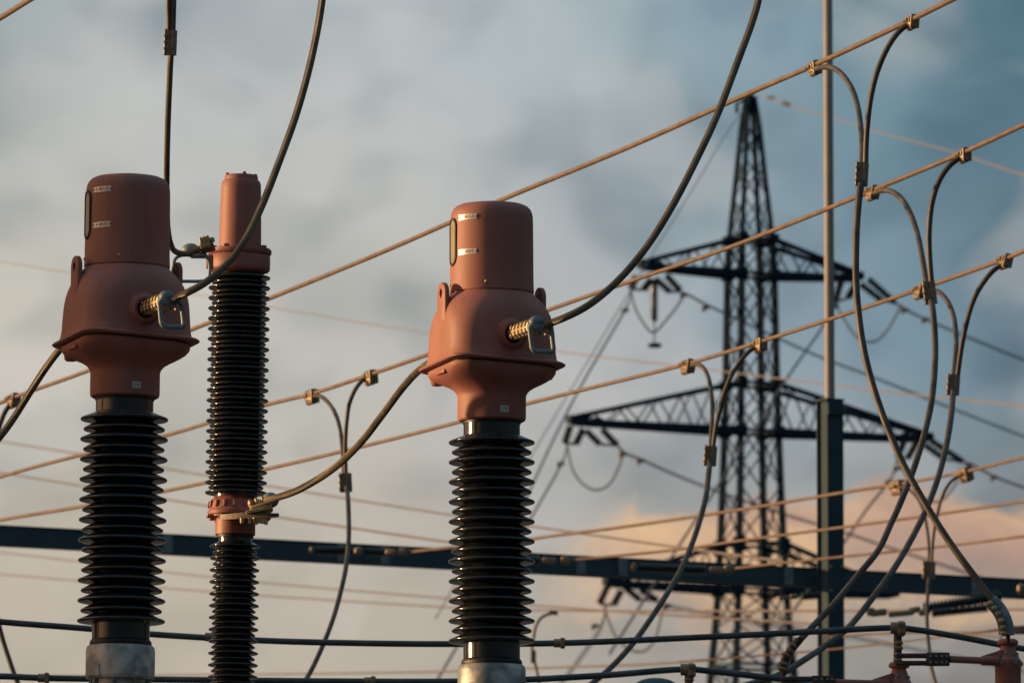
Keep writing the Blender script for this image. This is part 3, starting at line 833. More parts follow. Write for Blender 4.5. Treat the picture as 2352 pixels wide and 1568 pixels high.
# --- isolator posts, lower right
def ball_clamp(mb, pts, D, r, k):
    c = [P(x, y, D) for x, y in pts]
    for i, p in enumerate(c):
        nb = c[i + 1] - p if i + 1 < len(c) else p - c[i - 1]
        mb.sphere((0, 0, 0), r * k, axis(p, nb), 14, (1.25, 1.15, .62))
def post(label, x, ytop, D, arm, jaw=None, leftjaw=False):
    k = D / F
    root = empty('isolator_post', P(x, ytop, D)); L = lambda px, py, d=0: P(px, py, D + d) - root.location
    Z = lambda dy: -dy * k
    hd = MB().lathe([(30 * k, Z(120)), (30 * k, Z(66)), (31.5 * k, Z(64)), (31.5 * k, Z(50)), (28 * k, Z(46)), (25 * k, Z(40)), (17 * k, Z(18)), (16 * k, Z(15)), (23 * k, Z(12)), (24.5 * k, Z(8)), (23 * k, Z(3)), (19 * k, Z(0)), (0, Z(0))], seg=40)
    h = hd.build('head', 'red_worn', root)
    mb = MB()
    for q in range(6):
        a = 2 * PI * q / 6
        mb.hexbolt(axis((31 * k * math.cos(a), 31 * k * math.sin(a), Z(57)), (math.cos(a), math.sin(a), 0)), 5 * k, 4 * k)
        mb.hexbolt(axis((23.5 * k * math.cos(a + .3), 23.5 * k * math.sin(a + .3), Z(34)), (math.cos(a), math.sin(a), .4)), 3.5 * k, 3 * k)
    build_each(mb, 'head_bolt', 'zinc', h)
    MB().lathe([(5 * k, Z(4)), (5.2 * k, Z(-22))], seg=16).build('pin', 'darkmetal', root)
    mb = MB()
    # arm towards the left with its gusset
    x1 = arm
    ya = ytop + 50
    xr = x - 26
    mb.tube([L(xr, ya, -.05), L(x1, ya - 4, -.15)], 8.2 * k, 16, 1)
    mb.tube([L(xr + 4, ya, -.05), L(xr - 34, ya - .8, -.07)], 11 * k, 16, 1)
    mb.ring_loft([[L(xr + 12, ytop + 24, d_), L(xr + 12, ytop + 45, d_), L(xr - 32, ytop + 45, d_), L(xr - 32, ytop + 38, d_)] for d_ in (-.05, -.035)])
    mb.build('arm', 'red_worn', root)
    mb = MB()
    mm = frame(L(x1 - 26, ya - 4, -.15), Vector((1, 0, 0)))
    mb.rbox(54 * k, 22 * k, 30 * k, mm, 2 * k)
    jb = mb.build('contact_block', 'darkmetal', root)
    mb = MB()
    for dx in (-17, -4, 9, 20):
        for dz in (-8, 6): mb.hexbolt(axis(mm @ Vector((dx * k, -11 * k, dz * k)), (0, -1, 0)), 3.6 * k, 3 * k)
    build_each(mb, 'block_bolt', 'zinc', jb)
    mb = MB()
    for dz in (-9, 8):
        mb.rbox(74 * k, 14 * k, 11 * k, frame(L(x1 - 86, ya - 4 - dz, -.15), Vector((1, 0, 0))), 3 * k)
    build_each(mb, 'contact_finger', 'darkmetal', root)
    # insulator and steel below the frame
    MB().lathe(sheds(Z(140), 14, 34 * k, 44 * k, 36 * k, 25 * k, Z(140 + 14 * 34), neck=Z(118)), seg=40).build('insulator', 'glaze', root, sharp=60)
    b = MB(); h_column(b, 0, 0, -root.location.z, Z(140 + 14 * 34), .2, .014, .4); b.build('support_column', 'zinc', root)
    tag(root, label, 'isolator post', 'red isolator posts at the bottom right')
    return root
pR = post('rightmost red isolator post, near the right edge under the long curved clamp', 2314.6, 1467, 46, 2180)
pM = post('middle red isolator post, below the clamp that carries the upper dull wire', 2065, 1520, 47.5, 1917)
# third post with only its pin and clamp in view
k = 49 / F
root = empty('isolator_post', P(1800, 1566, 49))
MB().lathe([(30 * k, -110 * k), (30 * k, -60 * k), (25 * k, -40 * k), (16 * k, -15 * k), (24 * k, -9 * k), (22 * k, -2 * k), (0, -1 * k)], seg=32).build('head', 'red_worn', root)
MB().lathe([(5 * k, -4 * k), (5 * k, 30 * k)], seg=14).build('pin', 'darkmetal', root)
MB().lathe(sheds(-130 * k, 12, 34 * k, 44 * k, 36 * k, 25 * k, -130 * k - 12 * 34 * k, neck=-108 * k), seg=40).build('insulator', 'glaze', root)
b = MB(); h_column(b, 0, 0, -root.location.z, -130 * k - 12 * 34 * k, .2, .014, .4); b.build('support_column', 'zinc', root)
tag(root, 'leftmost isolator post, cut by the bottom edge, of which only the pin top shows', 'isolator post', 'red isolator posts at the bottom right')

def clampthing(label, parts_, D, plates, pin=None, mat='brass'):
    root = empty('ball_clamp', P(*parts_[0], D)); k = D / F
    mb = MB(); ball_clamp(mb, parts_, D - .01, 9.5, k)
    for v in range(len(mb.v)): mb.v[v] = mb.v[v] - root.location
    mb.build('bolt_housing', mat, root)
    mb = MB(); mb.tube([P(x, y, D + .02) - root.location for x, y in plates], 9.5 * k, 12, 5); mb.build('clamp_body', 'darkmetal', root)
    tag(root, label, 'clamp', 'ball-shaped clamps on the isolator posts')
    return root
clampthing('curved clamp with five rounded bosses, just left of the steel post at the bottom', [(1821, 1481), (1815, 1492), (1806, 1503), (1798, 1523), (1796, 1535)], 49, [(1836, 1468), (1823, 1484), (1811, 1500), (1801, 1520), (1800, 1545)])
c = clampthing('upright clamp on the middle red post gripping the upper dull wire', [(2064, 1476), (2064, 1487), (2062, 1503), (2062, 1515)], 47.4, [(2062, 1440), (2062, 1470), (2062, 1495), (2062, 1524)])
k = 47.4 / F
mb = MB()
mb.tube([P(2046, 1441, 47.4) - c.location, P(2064, 1441, 47.4) - c.location], 13.5 * k, 16, 1)
mb.rbox(20 * k, 30 * k, 34 * k, Matrix.Translation(P(2070, 1443, 47.4) - c.location), 5 * k)
for dx, dy in ((-5, -10), (6, -10), (-5, 8), (6, 8)): mb.hexbolt(axis(P(2071 + dx, 1443 + dy, 47.36) - c.location, (0, -1, 0)), 4 * k, 4 * k)
mb.build('wire_grip', 'brass', c)
c = clampthing('upright clamp with round bosses on the lowest wire, above the bottom edge right of centre', [(1583, 1560), (1583, 1571), (1583, 1584)], 48.4, [(1582, 1538), (1582, 1560), (1582, 1590)])
k = 48.4 / F
mb = MB()
mb.tube([P(1563, 1537, 48.4) - c.location, P(1580, 1537, 48.4) - c.location], 13.5 * k, 16, 1)
mb.rbox(20 * k, 30 * k, 32 * k, Matrix.Translation(P(1588, 1539, 48.4) - c.location), 5 * k)
for dx, dy in ((-5, -10), (6, -10), (-5, 8), (6, 8)): mb.hexbolt(axis(P(1589 + dx, 1539 + dy, 48.36) - c.location, (0, -1, 0)), 4 * k, 4 * k)
mb.build('wire_grip', 'brass', c)
# long curved clamp over the right post
D = 45.6; k = D / F
root = empty('curved_clamp', P(2300, 1410, D)); L = lambda x, y, d=0: P(x, y, D + d) - root.location
mb = MB().tube([L(2276, 1376), (L(2292, 1392)), L(2305, 1412), L(2313, 1435), L(2316, 1458)], 15 * k, 16, 5)
mb.tube([L(2270, 1386, -.02), L(2283, 1400, -.02), L(2294, 1418, -.02), L(2300, 1438, -.02), L(2302, 1456, -.02)], 8 * k, 12, 5)
mb.build('clamp_body', 'zinc', root)
mb = MB()
for x, y in ((2274, 1384), (2284, 1395), (2293, 1408), (2300, 1424), (2304, 1440), (2305, 1453)):
    mb.sphere((0, 0, 0), 6.0 * k, Matrix.Translation(L(x, y, -.045)), 10, (1.2, .8, .9))
    mb.hexbolt(axis(L(x - 1, y, -.055), (0, -1, 0)), 3.5 * k, 3 * k)
build_each(mb, 'clamp_bolt', 'cast', root)
MB().tube([L(2316, 1452), L(2315, 1476)], 4.6 * k, 12, 1).build('pin', 'darkmetal', root)
tag(root, 'long curved grey clamp that ends the thick jumper on top of the rightmost red post', 'clamp')
# dark dome rising over the bottom edge
k = 50 / F
root = empty('domed_cap', P(1506, 1572, 50))
MB().lathe([(62 * k, -60 * k), (62 * k, -26 * k), (58 * k, -10 * k), (48 * k, 3 * k), (34 * k, 11 * k), (18 * k, 15 * k), (0, 16 * k)], seg=48).build('dome', 'steel', root)
MB().lathe(sheds(-80 * k, 14, 34 * k, 60 * k, 52 * k, 36 * k, -80 * k - 14 * 34 * k, neck=-58 * k), seg=48).build('insulator', 'glaze', root)
b = MB(); h_column(b, 0, 0, -root.location.z, -80 * k - 14 * 34 * k, .2, .014, .4); b.build('support_column', 'zinc', root)
tag(root, 'dark rounded cap just rising above the bottom edge between the transformer and the tower', 'cap')

# ------------------------------------------------------------------ steel gantry
GD = 93.0
bl = P(0, 1229, 9.75 * F / (3417 - 1229)); br_ = P(2352, 1353, 9.75 * F / (3417 - 1353))
bl.z = br_.z = (bl.z + br_.z) / 2
bd = (br_ - bl).normalized()
root = empty('steel_gantry', P(1908, 1330, GD))
rl = root.location
tag(root, 'blue-grey steel gantry with one long level beam and a post topped by a thin mast', 'gantry')
m = frame((bl + br_) / 2 - rl, bd)
b = MB()
LL = 2 * 16.0
hh = .206
# box beam with projecting flange plates
b.ring_loft([[m @ Vector((x, y, z)) for y, z in ((-.080, -hh / 2 + .012), (.080, -hh / 2 + .012), (.080, hh / 2 - .012), (-.080, hh / 2 - .012))] for x in (-LL / 2, LL / 2)])
for s in (-1, 1):
    b.ring_loft([[m @ Vector((x, y, z + s * (hh / 2 - .006))) for y, z in ((-.092, -.006), (.092, -.006), (.092, .006), (-.092, .006))] for x in (-LL / 2, LL / 2)])
b.build('beam', 'steel', root)
ang = math.atan2(bd.y, bd.x)
b = MB()
for x in (-11.2, -8.3, -4.7, -4.2, -2.2, -1.7, .6, 1.1, 3.1, 5.4, 7.0):
    b.rbox(.11, .012, .19, m @ Matrix.Translation((x, -.088, 0)), .003)
    for dz in (-.055, .055):
        for dx in (-.03, .03): b.hexbolt(m @ Matrix.Translation((x + dx, -.094, dz)) @ Matrix.Rotation(PI / 2, 4, 'X'), .011, .010)
for x in (-9.6, -6.1, -.4, 4.3): b.rbox(.012, .17, .19, m @ Matrix.Translation((x, 0, 0)), .002)
build_each(b, 'bracket', 'zinc', root, 5)
ztop = P(1908, 921, GD).z - rl.z
cw = .205
b = MB()
mm = Matrix.Translation((0, .02, 0)) @ Matrix.Rotation(ang + R(4), 4, 'Z')
t = .014
for cy in (-cw / 2, cw / 2):
    b.ring_loft([[mm @ Vector((a, c_ + cy, z)) for a, c_ in ((-cw / 2, -t / 2), (cw / 2, -t / 2), (cw / 2, t / 2), (-cw / 2, t / 2))] for z in (-rl.z, ztop)])
b.ring_loft([[mm @ Vector((a - cw * .30, c_, z)) for a, c_ in ((-t / 2, -cw / 2 + t / 2), (t / 2, -cw / 2 + t / 2), (t / 2, cw / 2 - t / 2), (-t / 2, cw / 2 - t / 2))] for z in (-rl.z, ztop)])
b.build('post', 'post', root)
b = MB()
b.rbox(cw * 1.12, cw * 1.12, .022, mm @ Matrix.Translation((0, 0, ztop + .011)), .003)
b.rbox(cw * 1.02, .05, .12, mm @ Matrix.Translation((0, -cw / 2 - .005, ztop - .1)), .003)
b.build('cap_plate', 'post', root)
MB().lathe([(.054, ztop + .022), (.052, ztop + 2.2), (.048, ztop + 5.2), (.010, ztop + 5.3)], seg=24).build('mast', 'mast', root)
b = MB()
for q, dz in enumerate((-.13, .13)):
    for dx in (-.07, .07): b.hexbolt(axis(mm @ Vector((dx, -cw / 2 - .012, dz)), mm.to_3x3() @ Vector((0, -1, 0))), .02, .015)
build_each(b, 'joint_bolt', 'zinc', root)

# tension insulators on the beam
def string_prof(L, r, n, k=1):
    prof = [(r * .32, 0)]
    for i in range(n):
        z = L * (i + .5) / n; p = L / n
        prof += [(r * .55, z - p * .38), (r, z - p * .12), (r, z + p * .06), (r * .55, z + p * .38)]
    prof.append((r * .32, L))
    return prof
GI = 'tension insulators on the steel beam'
def tension(label, a, b_, D, r, n, knobs, gold=True):
    """dark ribbed rod from a to b_ (picture points), knobs: fittings further along"""
    root = empty('tension_insulator', P(*a, D))
    A = Vector((0, 0, 0)); B = P(*b_, D - .05) - root.location
    MB().lathe(string_prof((B - A).length, r, n), axis(A, B - A), 20).build('insulator_rod', 'glaze', root)
    for (x, y, w, h) in knobs:
        mb = MB(); kk = D / F
        mb.rbox(w * kk, h * kk * .9, h * kk, frame(P(x, y, D - .1) - root.location, B - A), h * .3 * kk, 3)
        mb.build('fitting', 'brass', root)
    tag(root, label, 'insulator', GI)
tension('dark tension insulator lying along the beam left of the central transformer', (724, 1264), (812, 1264), 89.3, .052, 16, [(716, 1263, 10, 18), (824, 1265, 20, 20)])
tension('tension insulator with pale end fittings on the beam, next to the central transformer', (838, 1266), (886, 1268), 89.2, .044, 9, [(898, 1268, 26, 16), (925, 1267, 22, 19), (941, 1266, 10, 11)])
tension('tension insulator on the beam right behind the central transformer', (1110, 1281), (1240, 1286), 90.4, .052, 22, [(1262, 1287, 34, 15), (1300, 1286, 24, 20), (1318, 1285, 16, 11)])
tension('long tension insulator on the beam in front of the lattice tower', (1465, 1303), (1622, 1308), 91.4, .056, 26, [(1456, 1302, 14, 22), (1646, 1308, 34, 15), (1674, 1306, 24, 21), (1688, 1305, 14, 11)])
tension('bead-edged insulator hanging below the beam right of the steel post', (2268, 1395), (2140, 1408), 89.5, .050, 24, [(2122, 1406, 24, 14), (2070, 1408, 60, 13), (2018, 1406, 40, 16), (2000, 1404, 20, 20), (2290, 1392, 20, 14)])
tension('thick dark insulator hanging below the beam at the right', (2300, 1368), (2120, 1398), 92.0, .072, 22, [(2100, 1400, 30, 14)])
tension('dark insulator end against the beam at the right edge', (2352, 1352), (2440, 1356), 90.5, .08, 12, [(2345, 1352, 18, 26)])
tension('short insulator with pale fittings under the beam beside the tower leg', (1885, 1366), (1840, 1369), 92.5, .045, 8, [(1824, 1369, 20, 12), (1800, 1372, 26, 10)])
cable('strain_wire', [(1905, 1462, 92), (2000, 1455, 91), (2100, 1452, 90.5), (2236, 1452, 90), (2300, 1448, 89.5), (2400, 1446, 89)], .012, 'wire', 'thin far wire just under the upper dull wire beside the right post', 'wire', GS, 8, 4)
cable('strain_wire', [(1560, 1520, 92), (1700, 1508, 91.5), (1871, 1494, 91), (2060, 1474, 90), (2236, 1452, 89), (2500, 1418, 88)], .010, 'wire', 'thin far wire rising gently behind the isolator posts', 'wire', GS, 8, 4)
root = empty('wire_fitting', P(2344, 1446, 89))
MB().rbox(.16, .07, .085, None, .02).build('body', 'brass', root)
MB().lathe([(.02, -.1), (.03, 0), (.02, .12)], axis((0, 0, 0), (1, 0, .1)), 12).build('bolt', 'brass', root)
tag(root, 'small sunlit fitting on a thin wire at the right edge above the red post', 'fitting')
# thin jumper far behind the central transformer
rt = empty('jumper_cable', P(1269, 1406, 110)); inv = Matrix.Translation(-rt.location)
MB().tube([inv @ P(x, y, 110) for x, y in [(1272, 1407), (1255, 1411), (1241, 1420), (1230, 1440), (1225, 1469), (1222, 1489), (1225, 1507), (1230, 1527), (1237, 1559), (1245, 1600)]], .019, 10, 5).build('branch', 'wire', rt)
mb = MB(); mb.rbox(.10, .06, .055, Matrix.Translation(inv @ P(1269, 1406, 110)), .01); mb.rbox(.05, .05, .05, Matrix.Translation(inv @ P(1277, 1407, 110)), .01); mb.build('tap_clamp', 'brass', rt)
mb = MB(); mb.rbox(.07, .06, .16, Matrix.Translation(inv @ P(1225, 1507, 110)), .01); mb.build('joint_clamp', 'brass', rt)
tag(rt, 'thin blurred jumper hooking down just right of the central transformer insulator', 'jumper cable', GJ)

# ------------------------------------------------------------------ far wires
GF = 'faint far wires'
def far(label, pts, D, r=.020, mat='farw', D2=None, name='far_wire', group=GF):
    n = len(pts); D2 = D2 or D
    cable(name, [(x, y, D + (D2 - D) * i / (n - 1)) for i, (x, y) in enumerate(pts)], r, mat, label, 'wire', group, 8, 5)
far('faint pink wire sloping down behind the beam, uppermost of the low group', [(-400, 945), (0, 1013), (180, 1042), (632, 1118), (1034, 1182), (1263, 1214), (1568, 1258), (1800, 1288)], 210, .017, 'farw', 100)
far('second faint pink wire of the low group, meeting the beam at the transformer', [(-400, 1020), (0, 1085), (380, 1146), (632, 1186), (1034, 1245), (1250, 1275)], 190, .017, 'farw', 100)
far('third faint wire, just under the steel beam at the left', [(-400, 1230), (0, 1268), (380, 1313), (632, 1340), (1034, 1374), (1263, 1392), (1480, 1408), (1900, 1434), (2300, 1462)], 240, .017, 'farw', 100)
far('fourth faint wire, running level past the tower legs below the beam', [(-400, 1286), (0, 1318), (380, 1350), (632, 1369), (1034, 1394), (1263, 1401), (1600, 1402), (1952, 1402), (2400, 1398)], 240, .017, 'farw', 100)
far('lowest faint wire, level just above the bottom edge', [(-400, 1552), (0, 1552), (632, 1547), (1034, 1541), (1263, 1532), (1476, 1525), (1628, 1514)], 190, .017, 'farw', 100)
far('very faint orange wire crossing the whole photo from the left edge to the right', [(-500, 520), (0, 600), (160, 627), (620, 705), (980, 765), (1290, 808), (1640, 850), (2000, 895), (2352, 932), (2700, 965)], 330, .014, 'bright_wire', 110)

# ------------------------------------------------------------------ lattice tower
TD = 380.0
def zt(y): return P(1726, y, TD).z
ts = TD / F
tc = P(1726, 1000, TD)
root = empty('lattice_tower', (tc.x, tc.y, 0), R(22))
tag(root, 'dark steel lattice tower with three crossarms, far behind at the right', 'lattice tower')
hs_tab = [(215, 5), (235, 11), (400, 25), (560, 39), (640, 41), (900, 45), (1060, 49), (1213, 54), (1395, 61), (1547, 73), (3500, 218)]
def hs(y):
    for (a, b_), (c_, d_) in zip(hs_tab, hs_tab[1:]):
        if a <= y <= c_: return (b_ + (d_ - b_) * (y - a) / (c_ - a)) * ts
    return hs_tab[-1][1] * ts
ybase = 3417 + 1.7 / ts
lev = [222, 285, 365, 455, 551]
lev += [632]
lev += [757, 883, 992, 1120, 1249, 1356, 1440, 1530, 1640, 1770, 1920, 2100, 2320, 2600, 2950, ybase]
def corner(sx, sy, y): h = hs(y); return Vector((sx * h, sy * h, zt(y)))
for sx, sy in ((-1, -1), (1, -1), (1, 1), (-1, 1)):
    b = MB()
    for a, c_ in zip(lev, lev[1:]): b.bar(corner(sx, sy, a), corner(sx, sy, c_), .18 if a < 500 else .25)
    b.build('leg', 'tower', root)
b = MB()
for a, c_ in zip(lev, lev[1:]):
    for s0, s1 in (((-1, -1), (1, -1)), ((1, -1), (1, 1)), ((1, 1), (-1, 1)), ((-1, 1), (-1, -1))):
        w = .05 if a < 560 else .062
        b.bar(corner(*s0, a), corner(*s1, c_), w)
        b.bar(corner(*s1, a), corner(*s0, c_), w)
        if a in (551, 632, 883, 992, 1249, 1356) or a > 1500: b.bar(corner(*s0, a), corner(*s1, a), .13)
for sx, sy in ((-1, -1), (1, -1), (1, 1), (-1, 1)):
    for y in (551, 632, 883, 992, 1249, 1262, 1356):
        c_ = corner(sx, sy, y); b.rbox(.5, .5, .42, Matrix.Translation(c_), .05)
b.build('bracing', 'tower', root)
def arm(L, yb, yt, ytip, n, reach=1):
    b = MB()
    tip = Vector((L, 0, zt(ytip))); s = 1 if L > 0 else -1
    for sy in (-1, 1):
        lo0 = Vector((s * hs(yb), sy * hs(yb), zt(yb))); hi0 = Vector((s * hs(yt), sy * hs(yt), zt(yt)))
        lo1 = tip + Vector((0, sy * .22, -.12)); hi1 = tip + Vector((0, sy * .18, .10))
        b.bar(lo0, lo1, .25); b.bar(hi0, hi1, .19)
        for i in range(n):
            t0 = i / n; t1 = (i + 1) / n; tm = (i + .5) / n
            b.bar(lo0.lerp(lo1, t0), hi0.lerp(hi1, tm), .06); b.bar(hi0.lerp(hi1, tm), lo0.lerp(lo1, t1), .06)
        # small stays outside of the chord
    l0, l1 = (Vector((s * hs(yb), -hs(yb), zt(yb))), tip + Vector((0, -.22, -.12))), (Vector((s * hs(yb), hs(yb), zt(yb))), tip + Vector((0, .22, -.12)))
    h0, h1 = (Vector((s * hs(yt), -hs(yt), zt(yt))), tip + Vector((0, -.18, .1))), (Vector((s * hs(yt), hs(yt), zt(yt))), tip + Vector((0, .18, .1)))
    for i in range(n):
        t0, t1 = i / n, (i + 1) / n
        b.bar(l0[0].lerp(l0[1], t0), l1[0].lerp(l1[1], t1), .07); b.bar(l1[0].lerp(l1[1], t0), l0[0].lerp(l0[1], t1), .07)
        b.bar(h0[0].lerp(h0[1], t0), h1[0].lerp(h1[1], t1), .06)
        b.bar(l0[0].lerp(l0[1], t1), l1[0].lerp(l1[1], t1), .08)
    b.rbox(.55, .6, .34, Matrix.Translation(tip), .05)
    # hanger plates along the lower chord near the tip
    for tt in (.86, .93): b.rbox(.3, .6, .3, Matrix.Translation(Vector((s * hs(yb), 0, zt(yb))).lerp(tip, tt)), .05)
    return b
for L, yb, yt, ytip, n in ((5.1, 632, 551, 620, 3), (8.45, 992, 883, 983, 5), (6.75, 1356, 1249, 1347, 4)):
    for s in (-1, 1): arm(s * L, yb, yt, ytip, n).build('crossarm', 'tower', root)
b = MB()
b.bar(Vector((0, 0, zt(218))), Vector((-.65, 0, zt(242))), .10); b.bar(Vector((0, 0, zt(212))), Vector((0, 0, zt(232))), .2)
b.bar(Vector((-.65, 0, zt(238))), Vector((-.65, 0, zt(262))), .12)
b.build('peak', 'tower', root)

# tower insulators: dark rods in pairs, each pair one thing
GT = 'insulator pairs hanging from the tower arms'
def pair(label, a0, a1, b0, b1, D, r=.19):
    root = empty('tower_insulator', P(*a0, D))
    for q0, q1 in ((a0, a1), (b0, b1)):
        A = P(*q0, D) - root.location; B = P(*q1, D) - root.location
        MB().lathe(string_prof((B - A).length, r, 14), axis(A, B - A), 14).build('insulator_rod', 'glaze', root)
    mb = MB(); A = P(*a1, D) - root.location; B = P(*b1, D) - root.location
    mb.bar(A, B, .10); mb.build('yoke', 'farw', root)
    tag(root, label, 'insulator', GT)
pair('left-hand insulator pair under the tip of the left top arm', (1462, 634), (1449, 664), (1496, 641), (1478, 666), 377)
pair('right-hand insulator pair under the tip of the left top arm', (1505, 640), (1540, 671), (1530, 632), (1563, 668), 379)
pair('left-hand insulator pair under the right top arm, just right of the steel mast', (1932, 645), (1918, 694), (1967, 650), (1947, 685), 381)
pair('right-hand insulator pair sloping off the tip of the right top arm', (1994, 640), (2056, 695), (1976, 652), (2024, 689), 383)
pair('left-hand insulator pair under the tip of the left middle arm', (1310, 978), (1297, 1018), (1340, 984), (1322, 1020), 376)
pair('right-hand insulator pair under the tip of the left middle arm', (1346, 988), (1378, 1020), (1382, 985), (1418, 1022), 378)
pair('left-hand insulator pair under the tip of the right middle arm', (2076, 1015), (2061, 1050), (2107, 1012), (2084, 1053), 382)
pair('right-hand insulator pair sloping off the tip of the right middle arm', (2137, 1010), (2212, 1060), (2122, 1020), (2170, 1054), 384)
pair('left-hand insulator pair under the tip of the left bottom arm', (1396, 1344), (1377, 1386), (1427, 1355), (1409, 1389), 376)
pair('right-hand insulator pair under the tip of the left bottom arm', (1434, 1347), (1470, 1377), (1470, 1353), (1510, 1378), 378)
root = empty('tower_insulator', P(1503, 640, 378)); A = Vector((0, 0, 0)); B = P(1503, 738, 378) - root.location
MB().lathe(string_prof((B - A).length, .18, 18), axis(A, B - A), 14).build('insulator_rod', 'glaze', root)
MB().bar(B, P(1503, 790, 378) - root.location, .06).build('hanger', 'farw', root)
MB().lathe([(.0, -.09), (.28, -.08), (.30, 0), (.28, .08), (.0, .09)], Matrix.Translation(P(1504, 793, 378) - root.location), 24).build('weight', 'tower', root)
tag(root, 'single upright insulator with a round weight, hanging from the left top arm', 'insulator')

GL = 'bundled line conductors of the tower'
def line(label, pts, D0, D1, damp=None, gap=4, r=.030):
    root = empty('line_conductor', P(pts[0][0], pts[0][1], D0)); n = len(pts)
    for off in (-gap / 2, gap / 2):
        MB().tube([P(x, y + off, D0 + (D1 - D0) * i / (n - 1)) - root.location for i, (x, y) in enumerate(pts)], r, 8, 5).build('strand', 'farw', root)
    if damp:
        mb = MB()
        for (x, y) in damp:
            mb.rbox(.30, .2, .16, Matrix.Translation(P(x, y, D0) - root.location), .05); mb.rbox(.16, .2, .26, Matrix.Translation(P(x - 6, y + 3, D0) - root.location), .05)
        build_each(mb, 'damper', 'brass', root)
    tag(root, label, 'wire', GL)
line('conductor leaving the left top arm downward to the left', [(1449, 666), (1435, 712), (1336, 883), (1263, 1026), (1200, 1160), (1100, 1340)], 377, 300, [(1437, 712)])
line('conductor leaving the left top arm towards the right edge, passing behind the mast', [(1563, 670), (1590, 682), (1640, 708), (1866, 812), (1998, 863), (2180, 935), (2352, 1002), (2600, 1090)], 379, 470, [(1572, 677), (1622, 706)])
line('conductor leaving the right top arm to the right edge', [(2056, 695), (2075, 708), (2130, 735), (2240, 781), (2352, 826), (2600, 915)], 383, 440, [(2080, 711), (2126, 733)])
line('conductor leaving the right top arm downward to the left past the mast', [(1918, 694), (1895, 742), (1805, 872), (1730, 990), (1600, 1190), (1400, 1500)], 381, 300, [(1920, 702)])
line('conductor leaving the left middle arm downward to the left', [(1303, 1022), (1289, 1066), (1225, 1180), (1140, 1330), (1000, 1568), (950, 1660)], 376, 300, [(1289, 1064)])
line('conductor leaving the left middle arm to the right, behind the tower body', [(1418, 1022), (1435, 1040), (1475, 1056), (1540, 1085), (1640, 1125), (1800, 1180), (1932, 1220), (2064, 1264), (2250, 1324), (2400, 1370)], 378, 440, [(1432, 1042), (1473, 1057)])
line('conductor leaving the right middle arm to the right edge over the peach cloud', [(2212, 1060), (2235, 1068), (2284, 1094), (2352, 1119), (2500, 1170)], 384, 440, [(2228, 1067), (2284, 1095)], 3)
line('conductor leaving the right middle arm downward to the left', [(2061, 1052), (2052, 1085), (2040, 1108), (1990, 1170), (1932, 1255), (1860, 1350), (1780, 1460)], 382, 320, [(2061, 1075), (2042, 1106)])
line('conductor leaving the left bottom arm downward to the left', [(1393, 1390), (1380, 1440), (1340, 1500), (1290, 1568), (1250, 1620)], 376, 320, [(1368, 1436)], 10)
line('conductor leaving the left bottom arm to the right, past the tower legs', [(1510, 1380), (1540, 1391), (1620, 1408), (1760, 1432), (1900, 1452), (2100, 1490), (2352, 1540)], 378, 440, [(1534, 1391)], 6)
GC = 'slack loops under the tower arms'
def loopw(label, pts, D): cable('slack_loop', [(x, y, D) for x, y in pts], .045, 'farw', label, 'wire', GC, 8, 5)
loopw('slack wire loop under the left top arm, gathered at the upright insulator', [(1449, 668), (1458, 705), (1478, 742), (1500, 764), (1530, 735), (1552, 708), (1572, 677)], 378)
loopw('slack wire loop under the left middle arm', [(1303, 1026), (1316, 1080), (1340, 1112), (1368, 1125), (1396, 1115), (1418, 1080), (1432, 1042)], 377)
loopw('slack wire loop under the right top arm beside the steel mast', [(1920, 702), (1940, 735), (1960, 765), (1985, 784), (2012, 783), (2035, 762), (2056, 728), (2072, 700)], 382)
loopw('slack wire loop under the right middle arm, behind the crossing jumpers', [(2061, 1055), (2080, 1090), (2100, 1120), (2130, 1148), (2160, 1150), (2185, 1125), (2212, 1080)], 383)
loopw('slack wire loop under the left bottom arm', [(1387, 1392), (1400, 1430), (1415, 1462), (1445, 1490), (1478, 1495), (1503, 1470), (1515, 1430), (1524, 1392)], 377)
far('faint orange earth wire from the tower tip to the right edge', [(1740, 216), (1806, 239), (1904, 268), (2040, 310), (2200, 352), (2352, 402), (2700, 500)], 380, .024, 'bright_wire', 230, 'earth_wire')
far('faint earth wire falling left from the tower tip', [(1700, 262), (1660, 320), (1600, 420), (1500, 580), (1380, 780), (1200, 1080), (1000, 1420)], 380, .022, 'farw', 300, 'earth_wire')
root = empty('wire_damper', P(1806, 239, 381)); MB().rbox(.42, .15, .18, Matrix.Rotation(R(18), 4, 'Y'), .06).build('weight', 'brass', root); MB().rbox(.35, .12, .14, Matrix.Translation(P(1770, 225, 381) - root.location), .05).build('weight', 'brass', root)
tag(root, 'small sunlit damper on the earth wire beside the tower tip', 'damper')

# ------------------------------------------------------------------ unseen building, added beyond the left edge to shade the low equipment
root = empty('shade_house', (-30, 54.6, 0), R(3))
b = MB(); b.rbox(9, 12.5, 9.2, Matrix.Translation((0, 0, 4.6)), .02); b.build('wall', 'render', root)
b = MB(); b.rbox(9.6, 13.1, .3, Matrix.Translation((0, 0, 9.35)), .03); b.build('roof', 'steel', root)
for i in range(3):
    for q in range(2):
        wf = MB().rbox(.06, 1.5, 1.3, Matrix.Translation((4.5, -4.2 + i * 4.2, 3 + q * 3.2)), .01).build('window', 'mast', root)
        MB().rbox(.03, 1.3, 1.1, Matrix.Translation((4.54, -4.2 + i * 4.2, 3 + q * 3.2)), .01).build('pane', 'dark', wf)
tag(root, 'flat-roofed grey block, unseen, added beyond the left edge to shade the low equipment', 'building')

